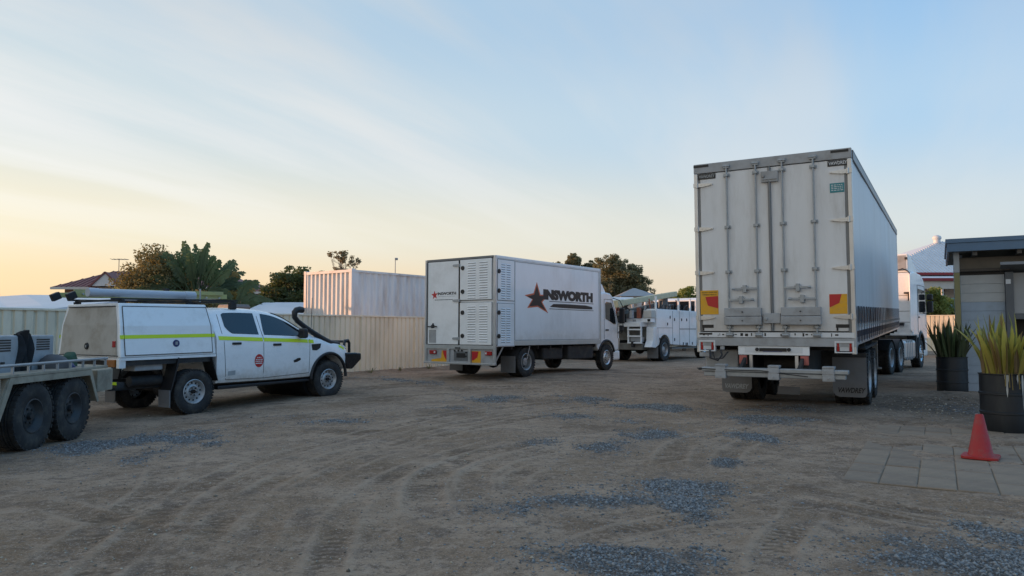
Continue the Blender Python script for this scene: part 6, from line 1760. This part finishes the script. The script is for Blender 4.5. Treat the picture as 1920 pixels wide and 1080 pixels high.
for i in range(5): MB().bar((-.6 + i * .3, -.35, 1.20), (-.6 + i * .3, .5, 1.20), .025, .025).build('element', 'metal_dark_grey', an)

GZ = thing('garden_shelter', 'small maroon roofed garden shelter behind the ute roof', 'shelter')
T = GZ
hip_roof('roof', 'roof_maroon', T, -17.9, -15.0, 44.5, 48, 3.62, (-16.5, 46, -16.3, 46, 4.45))
MB().box(-17.9, -15.0, 44.42, 44.5, 3.50, 3.64).build('fascia', 'trim_cream', T)
for x in (-17.6, -16.4, -15.2): MB().box(x - .07, x + .07, 44.6, 44.74, 0, 3.5).build('post', 'wall_brick', T)
MB().box(-17.6, -15.2, 47.5, 47.6, 0, 3.4).build('back_wall', 'timber_dark', T)

SD = thing('garden_shed', 'white roofed garden shed behind the fence at the left edge', 'shed')
T = SD
MB().add([(-20.5, 21.2, 1.92), (-13.3, 21.2, 1.95), (-12.2, 25.2, 2.50), (-16.6, 25.2, 2.55), (-21, 25.2, 2.28), (-20.5, 21.2, 1.86), (-13.3, 21.2, 1.89), (-12.2, 25.2, 2.44), (-16.6, 25.2, 2.49), (-21, 25.2, 2.22)],
         [(0, 1, 2, 3, 4), (9, 8, 7, 6, 5), (0, 5, 6, 1), (1, 6, 7, 2)]).build('roof', 'roof_white', T)
MB().box(-20, -13.4, 21.5, 25, 0, 1.85).build('wall', 'wall_white', T)
SD2 = thing('garden_shed', 'white roofed shed glimpsed under the dark tree', 'shed')
T = SD2
MB().add([(-10.6, 28.5, 1.95), (-7.2, 28.5, 1.95), (-7.2, 31, 2.5), (-10.4, 31, 2.5), (-10.6, 28.5, 1.9), (-7.2, 28.5, 1.9), (-7.2, 31, 2.45), (-10.4, 31, 2.45)], [(0, 1, 2, 3), (7, 6, 5, 4), (0, 4, 5, 1), (0, 3, 7, 4)]).build('roof', 'roof_white', T)
MB().box(-10.3, -7.4, 28.8, 31, 0, 1.9).build('wall', 'wall_white', T)
SD3 = thing('water_tank', 'blue grey slimline water tank seen over the ute cab', 'tank', (-9.75, 25.9, 0), 33)
k = MB().prism([(-.45, 0), (.45, 0), (.45, 2.15), (.38, 2.24), (-.38, 2.24), (-.45, 2.15)], -.35, .35, 'y').build('tank_body', 'metal_dark_grey', SD3, bevel=.03)
H3 = thing('far_house', 'distant grey hip roofed house beyond the utility truck', 'house')
T = H3
hip_roof('roof', 'roof_grey', T, 7.6, 10.6, 53, 58, 3.75, (9.0, 55, 9.2, 55, 4.42))
MB().box(7.9, 10.3, 53.5, 57.5, .3, 3.74).build('wall', 'wall_white', T)
H4 = thing('far_shed', 'long white roofed shed beside the distant grey roof', 'shed')
T = H4
MB().add([(6.0, 49, 3.15), (8.7, 49, 3.15), (8.5, 52, 3.62), (6.0, 52, 3.66), (6.0, 49, 3.08), (8.7, 49, 3.08)], [(0, 1, 2, 3), (0, 4, 5, 1)]).build('roof', 'roof_white', T)
MB().box(6.2, 8.4, 49.5, 52, .3, 3.06).build('wall', 'wall_white', T)
MS = thing('light_mast', 'thin distant light mast rising behind the container', 'mast', (-11.1, 70, .3))
MB().cyl((0, 0, 0), (0, 0, 7.8), .06, .035, 10).build('pole', 'machine_grey', MS, smooth=40)
MB().box(-.04, .24, -.08, .08, 7.62, 7.84).build('lamp_head', 'machine_grey', MS, bevel=.03)
MB().tube([(0, 0, 6.4), (-1.2, 0, 5.0)], .035, 6).build('stay', 'machine_grey', MS)
# unseen two storey house, added at left to block low sun from the yard
NB = thing('sun_blocker_house', 'unseen two storey rendered house added left of the yard to block the sun', 'house', (-29, 15.5, 0), 6)
T = NB
MB().box(-4.5, 4.5, -11, 8.3, 0, 5.9).build('wall', 'wall_white', T)
MB().add([(-5, -11.5, 5.85), (5, -11.5, 5.85), (5, 8.7, 5.85), (-5, 8.7, 5.85), (0, -9, 7.8), (0, 6.0, 7.8)], [(0, 1, 4), (1, 2, 5, 4), (2, 3, 5), (3, 0, 4, 5), (3, 2, 1, 0)]).build('roof', 'roof_maroon', T)
for y in (-8, -3, 2, 6):
    for z in (1.0, 3.9):
        w_ = MB().box(4.5, 4.52, y - .7, y + .7, z, z + 1.2).build('window', 'glass_dark', T)
        MB().box(4.5, 4.58, y - .78, y + .78, z - .10, z - .02).build('sill', 'trim_cream', w_)
# ------------------------------------------------------------------ trees and shrubs
def leaf_mesh(name, pts, size, m_, parent, seed, elong=1.8, up=.25):
    """many small leaf blades (diamond shaped, slightly folded) at pts"""
    rs_ = np.random.RandomState(seed); n = len(pts)
    d = rs_.normal(size=(n, 3)); d[:, 2] = d[:, 2] * .8 + up; d /= np.linalg.norm(d, axis=1)[:, None]
    a = rs_.normal(size=(n, 3)); a -= (a * d).sum(1)[:, None] * d; a /= np.linalg.norm(a, axis=1)[:, None]
    c = np.cross(d, a)
    s = size * (.6 + .8 * rs_.rand(n))[:, None]
    p = pts
    v = np.stack([p - d * s * elong * .5, p + a * s * .5 + c * s * .12, p + d * s * elong * .5, p - a * s * .5 + c * s * .12], 1)
    f = (np.array([0, 1, 2, 3])[None] + (np.arange(n) * 4)[:, None])
    me = bpy.data.meshes.new(name)
    me.vertices.add(n * 4); me.vertices.foreach_set('co', v.astype(np.float32).ravel())
    me.loops.add(n * 4); me.loops.foreach_set('vertex_index', f.astype(np.int32).ravel())
    me.polygons.add(n); me.polygons.foreach_set('loop_start', (np.arange(n) * 4).astype(np.int32))
    me.update(calc_edges=True); me.materials.append(M[m_])
    o = bpy.data.objects.new(name, me); COL.objects.link(o); o.parent = parent
    return o

def tree(name, label, cat, loc, crowns, trunk_h, trunk_r, leaf, n, size, seed, bark='bark', spread=.42, clumps=60, group=None, sparse=.0, limbs=9):
    """crowns: list of (dx, dy, z, rx, ry, rz) ellipsoids holding leaf clumps"""
    o = thing(name, label, cat, loc, 0, group=group)
    rs_ = np.random.RandomState(seed); r2 = random.Random(seed)
    vol = np.array([c[3] * c[4] * c[5] for c in crowns]); vol = vol / vol.sum()
    cen = []; rad = []
    for k in range(clumps):
        c = crowns[rs_.choice(len(crowns), p=vol)]
        d = rs_.normal(size=3); d /= np.linalg.norm(d); rr_ = (.35 + .65 * rs_.rand() ** .6)
        cen.append([c[0] + d[0] * c[3] * rr_, c[1] + d[1] * c[4] * rr_, c[2] + d[2] * c[5] * rr_]); rad.append(spread * (.5 + .9 * rs_.rand()) * (c[3] * c[4] * c[5]) ** (1 / 3))
    cen = np.array(cen); rad = np.array(rad)
    w_ = rad ** 2; w_ /= w_.sum()
    ci = rs_.choice(len(cen), n, p=w_)
    d = rs_.normal(size=(n, 3)); d /= np.linalg.norm(d, axis=1)[:, None]
    pts = cen[ci] + np.clip(rs_.normal(size=(n, 3)), -1.5, 1.5) * (rad[ci] * .62)[:, None] * np.array([1, 1, .75])
    leaf_mesh('crown', pts, size, leaf, o, seed)
    t = MB(); zt = trunk_h
    t.tube([(0, 0, -.2), (.05 * trunk_r, 0, zt * .4), (r2.uniform(-.1, .1), r2.uniform(-.1, .1), zt)], [trunk_r * 1.3, trunk_r, trunk_r * .75], 9)
    t.build('trunk', bark, o, smooth=60)
    idx = rs_.choice(len(cen), min(limbs, len(cen)), replace=False)
    b_ = MB()
    for i in idx:
        e = Vector(cen[i]); s_ = Vector((0, 0, zt * r2.uniform(.7, 1.0))); m_ = s_.lerp(e, .5) + Vector((r2.uniform(-.15, .15), r2.uniform(-.15, .15), r2.uniform(.0, .3)))
        b_.tube([s_, s_.lerp(m_, .6), m_, m_.lerp(e, .6), e], [trunk_r * .55, trunk_r * .45, trunk_r * .33, trunk_r * .2, trunk_r * .08], 6)
        for q in range(3):
            p = m_.lerp(e, r2.uniform(.1, .8)); j = rs_.randint(len(cen)); e2 = p.lerp(Vector(cen[j]), .35)
            b_.tube([p, p.lerp(e2, .5) + Vector((0, 0, .08)), e2], [trunk_r * .22, trunk_r * .14, trunk_r * .05], 5)
    b_.build('branches', bark, o, smooth=60)
    return o

tree('bushy_tree', 'broad brownish bushy tree to the left of the fan palm', 'tree', (-15.7, 32, 0),
     [(.2, 0, 3.7, 1.25, 1.3, 1.15), (-.5, 0, 3.3, 1.0, 1.1, 1.0), (.9, .2, 3.2, .9, 1.1, 1.1), (.3, 0, 2.4, 1.7, 1.4, .9), (1.9, -.3, 2.3, 1.2, 1.2, .7)], 1.7, .14, 'leaf_brown', 32000, .06, 3, clumps=200, spread=.27, limbs=22, bark='bark_pale')
tree('bushy_tree', 'low brown scrubby tree in front of the fan palm', 'tree', (-12.9, 30.2, 0), [(0, 0, 2.2, 1.3, 1.0, .65), (-1.2, 0, 2.1, 1.1, 1, .55)], 1.2, .09, 'leaf_brown', 7000, .06, 5, clumps=80, spread=.28, bark='bark_pale', limbs=18)
tree('dark_tree', 'dark leafy tree growing left of the shipping container', 'tree', (-9.75, 33.5, 0),
     [(0, 0, 3.3, 1.2, 1.2, 1.05), (-.8, 0, 2.9, .9, 1, .9), (.8, 0, 3.5, .6, .8, .55), (-.3, -.6, 2.3, 1.2, 1, .8), (.8, 0, 2.4, .8, .9, .8)], 2.0, .12, 'leaf_dark', 17000, .075, 7, clumps=130, spread=.27, limbs=16)
tree('sparse_gum', 'thin crowned gum tree rising behind the container', 'tree', (-13.7, 60, .3),
     [(-.5, 0, 7.1, .75, .6, .35), (.2, 0, 6.7, .6, .6, .45), (.9, 0, 6.5, .4, .5, .5), (-.2, 0, 5.7, .7, .6, .45), (1.4, 0, 5.2, .8, .6, .35)], 4.6, .08, 'leaf_gum_pale', 2300, .085, 11, bark='bark_pale', clumps=70, spread=.30, limbs=26)
tree('gum_tree', 'large spreading gum tree beyond the box truck cab', 'tree', (8.9, 60, .3),
     [(-1.2, 0, 6.3, 1.05, 1.1, .8), (-.3, 0, 6.2, .9, 1.1, .9), (.5, 0, 5.3, 1.2, 1.2, 1.0), (1.4, 0, 4.7, 1.0, 1.1, .85), (2.1, 0, 3.9, .7, .8, .55), (-.9, 0, 4.5, 1.4, 1.2, 1.1), (.6, 0, 3.6, 1.5, 1.2, .8)], 3.2, .18, 'leaf_gum', 30000, .09, 13, clumps=230, spread=.30, limbs=24)
tree('gum_tree', 'small round gum crown showing above the box truck roof', 'tree', (9.6, 112, .3),
     [(-.3, 0, 11.4, 1.1, 1.2, 1.2), (1.5, 0, 10.4, 1.0, 1, .8), (2.6, 0, 10.7, .6, .8, .8)], 8, .2, 'leaf_gum', 7000, .15, 17, clumps=70, spread=.30, limbs=14)
tree('gum_tree', 'low distant treetop showing over the middle of the box truck', 'tree', (6.6, 112, .3), [(0, 0, 10.5, 1.2, 1, .8), (-1.6, 0, 10.0, 1.0, 1, .6)], 8, .2, 'leaf_gum', 4000, .15, 19, clumps=50, spread=.3)
tree('pale_bush', 'pale green bushy tree behind the utility truck boom', 'tree', (10.7, 46, .3),
     [(0, 0, 3.1, .9, .9, .65), (-.9, 0, 2.7, .7, .8, .5), (.9, 0, 2.8, .6, .7, .5)], 1.6, .1, 'leaf_bright', 7000, .075, 23, clumps=70, spread=.28)
tree('dark_bush', 'dark bush behind the utility truck tray', 'bush', (9.9, 42.6, .2), [(0, 0, 1.6, 1.9, .8, .9), (1.6, 0, 1.6, 1.1, .8, .9), (-1.6, 0, 1.4, 1.1, .8, .8)], 1.0, .1, 'leaf_olive', 13000, .085, 25, clumps=90, spread=.25)
tree('garden_shrub', 'rounded garden shrub in front of the maroon roofed house', 'shrub', (-28.0, 50, 0), [(0, 0, 3.0, 1.6, 1, .7), (1.8, 0, 2.9, 1.2, 1, .7), (-1.4, 0, 2.7, 1.0, 1, .6)], 1.5, .1, 'leaf_olive', 8000, .09, 29, clumps=80, spread=.26)
tree('garden_shrub', 'yellow green shrub at the foot of the bushy tree', 'shrub', (-17.1, 33, 0), [(0, 0, 2.5, .6, .7, .8)], 1.0, .06, 'leaf_bright', 4000, .065, 31, clumps=40, spread=.3)
tree('far_shrub', 'sparse treetop at the far left edge beyond the shed', 'shrub', (-39.6, 62, 0), [(0, 0, 3.3, .9, .8, .7)], 2.2, .07, 'leaf_gum', 1300, .10, 33, clumps=30, spread=.34, limbs=14)
tree('far_shrub', 'dark treetop cut by the left edge of the view', 'shrub', (-42.8, 62, 0), [(0, 0, 3.2, 1.1, .8, .8)], 2.2, .1, 'leaf_dark', 2500, .10, 35, clumps=30, spread=.34)
tree('hedge_shrub', 'bright green garden shrub below the verandah', 'shrub', (24.6, 43.6, .3), [(0, 0, 2.6, .9, .7, .85), (.8, 0, 2.3, .6, .6, .6)], 1.0, .08, 'leaf_bright', 8000, .075, 37, clumps=70, spread=.28)
tree('hedge_shrub', 'tall leafy shrub glimpsed beside the prime mover mirror', 'shrub', (23.2, 42.8, .3), [(0, 0, 2.9, .7, .6, 1.0), (-.7, 0, 2.6, .6, .6, .9)], 1.0, .08, 'leaf_olive', 7000, .075, 39, clumps=70, spread=.28)
tree('hedge_shrub', 'yellowish shrub between the verandah and the olive post', 'shrub', (26.3, 44.4, .3), [(0, 0, 2.3, .8, .6, .6), (1.2, 0, 2.2, .7, .6, .6)], .8, .06, 'leaf_bright', 6000, .075, 41, clumps=60, spread=.3)

# fan palm: a flat fan of paddle leaves on long stalks, blades torn into strips
FP = thing('fan_palm', 'large traveller palm with a fan of torn paddle leaves', 'palm', (-13.5, 31.6, .2), 0)
MB().tube([(0, 0, -.3), (.05, 0, 1.2), (0, 0, 2.6)], [.28, .22, .2], 10).build('trunk', 'bark', FP, smooth=60)
r2 = random.Random(21)
def paddle(parent, base, ang, dep, stalk, L, w, m_, seed, droop=.35):
    """stalk plus torn blade; ang is the lean from vertical in the fan plane"""
    q = random.Random(seed); b_ = MB()
    d = Vector((math.sin(ang), dep, math.cos(ang))).normalized(); sd = Vector((math.cos(ang), q.uniform(-.5, .5), -math.sin(ang))).normalized()
    down = Vector((math.copysign(1, ang) * .35, 0, -1))
    def mid(t):
        s_ = max(0, t); return Vector(base) + d * (stalk + L * s_) + down * (droop * s_ * s_ * L * (.25 + abs(math.sin(ang))))
    b_.tube([Vector(base), Vector(base) + d * stalk * .5, mid(0), mid(.5), mid(1)], [.045, .035, .028, .018, .006], 6)
    n = 13
    for s in (-1, 1):
        for i in range(n):
            t0 = i / n; t1 = (i + q.choice((.99, .95, .86))) / n
            ww = w * math.sin(math.pi * min(.96, .16 + .80 * (t0 + .06))) ** .5 * q.uniform(.8, 1.12)
            a, c = mid(t0), mid(t1); drop = Vector((0, 0, -1)) * (ww * q.uniform(.15, .75)) + Vector((q.uniform(-.04, .04), q.uniform(-.04, .04), 0))
            fw = (c - a).normalized() * ww * q.uniform(.35, .7); fa = (c - a).normalized() * ww * q.uniform(.3, .55)
            b_.add([a, c, c + sd * s * ww * .55 + fw * .6 + drop * .15, c + sd * s * ww * .88 + fw + drop, a + sd * s * ww * .92 + fa + drop * 1.05, a + sd * s * ww * .57 + fa * .6 + drop * .17], [(0, 1, 2, 5), (5, 2, 3, 4)])
    return b_.build('leaf', m_, parent)
for i in range(52):
    ang = R(-78 + 156 * (i + r2.uniform(-.5, .5)) / 51)
    st = r2.uniform(.55, 1.05); L = r2.uniform(1.25, 1.6) * (1 - .12 * abs(math.sin(ang)))
    paddle(FP, (.30 * math.sin(ang), r2.uniform(-.25, .25), 2.40 + .1 * math.cos(ang)), ang, r2.uniform(-.5, .4), st, L, r2.uniform(.19, .27), 'leaf_palm' if r2.random() < .92 else 'leaf_palm_dry', i, r2.uniform(.12, .45))
BP = thing('banana_palm', 'arching banana leaves drooping right of the fan palm', 'palm', (-11.6, 31, .1), 0)
MB().tube([(0, 0, -.2), (0, 0, 2.2)], [.16, .11], 10).build('trunk', 'bark', BP, smooth=60)
for i, ang in enumerate((-55, -25, 15, 42, 60, 72, 80)):
    paddle(BP, (0, 0, 2.1), R(ang), r2.uniform(-.4, .3), .35, r2.uniform(1.3, 1.75), .26, 'leaf_palm', 60 + i, .75)
# loose clods and debris on the yard
r2 = random.Random(77)
clods = []
for i in range(170):
    y = 3.9 + 9 * r2.random() ** 1.6; x = r2.uniform(-.62, .50) * y
    clods.append((x, y, ground_z(x, y) + .004, r2.uniform(.008, .020)))
for i in range(260):
    x, y = r2.gauss(7.4, .8), r2.gauss(12.6, 1.0)
    clods.append((x, y, ground_z(x, y) + .006, r2.uniform(.008, .024)))
stone_field('clods', 'dark clods and bits of debris lying on the dirt', np.array(clods), 'pebble_tone', 6)

# weeds at the foot of the fence
def weed(label, x, y, seed, h=.25, n=16):
    q = random.Random(seed); b_ = MB()
    for i in range(n):
        snake_leaf(b_, (q.uniform(-.05, .05), q.uniform(-.05, .05), 0), q.uniform(0, 6.28), q.uniform(.1, .8), h * q.uniform(.5, 1.1), .008, q.uniform(-1, 1), q.uniform(0, .9))
    o = b_.build('weed', 'leaf_olive', None, loc=(x, y, ground_z(x, y)))
    return tag(o, label, 'weed', 'weeds along the fence')
weed('small weed at the fence foot just ahead of the ute bull bar', -4.25, 22.35, 1)
weed('weed growing at the fence foot midway to the box truck', -3.55, 23.4, 2, .18)
weed('weed tuft at the fence foot close to the box truck tail', -2.75, 24.6, 3, .22)
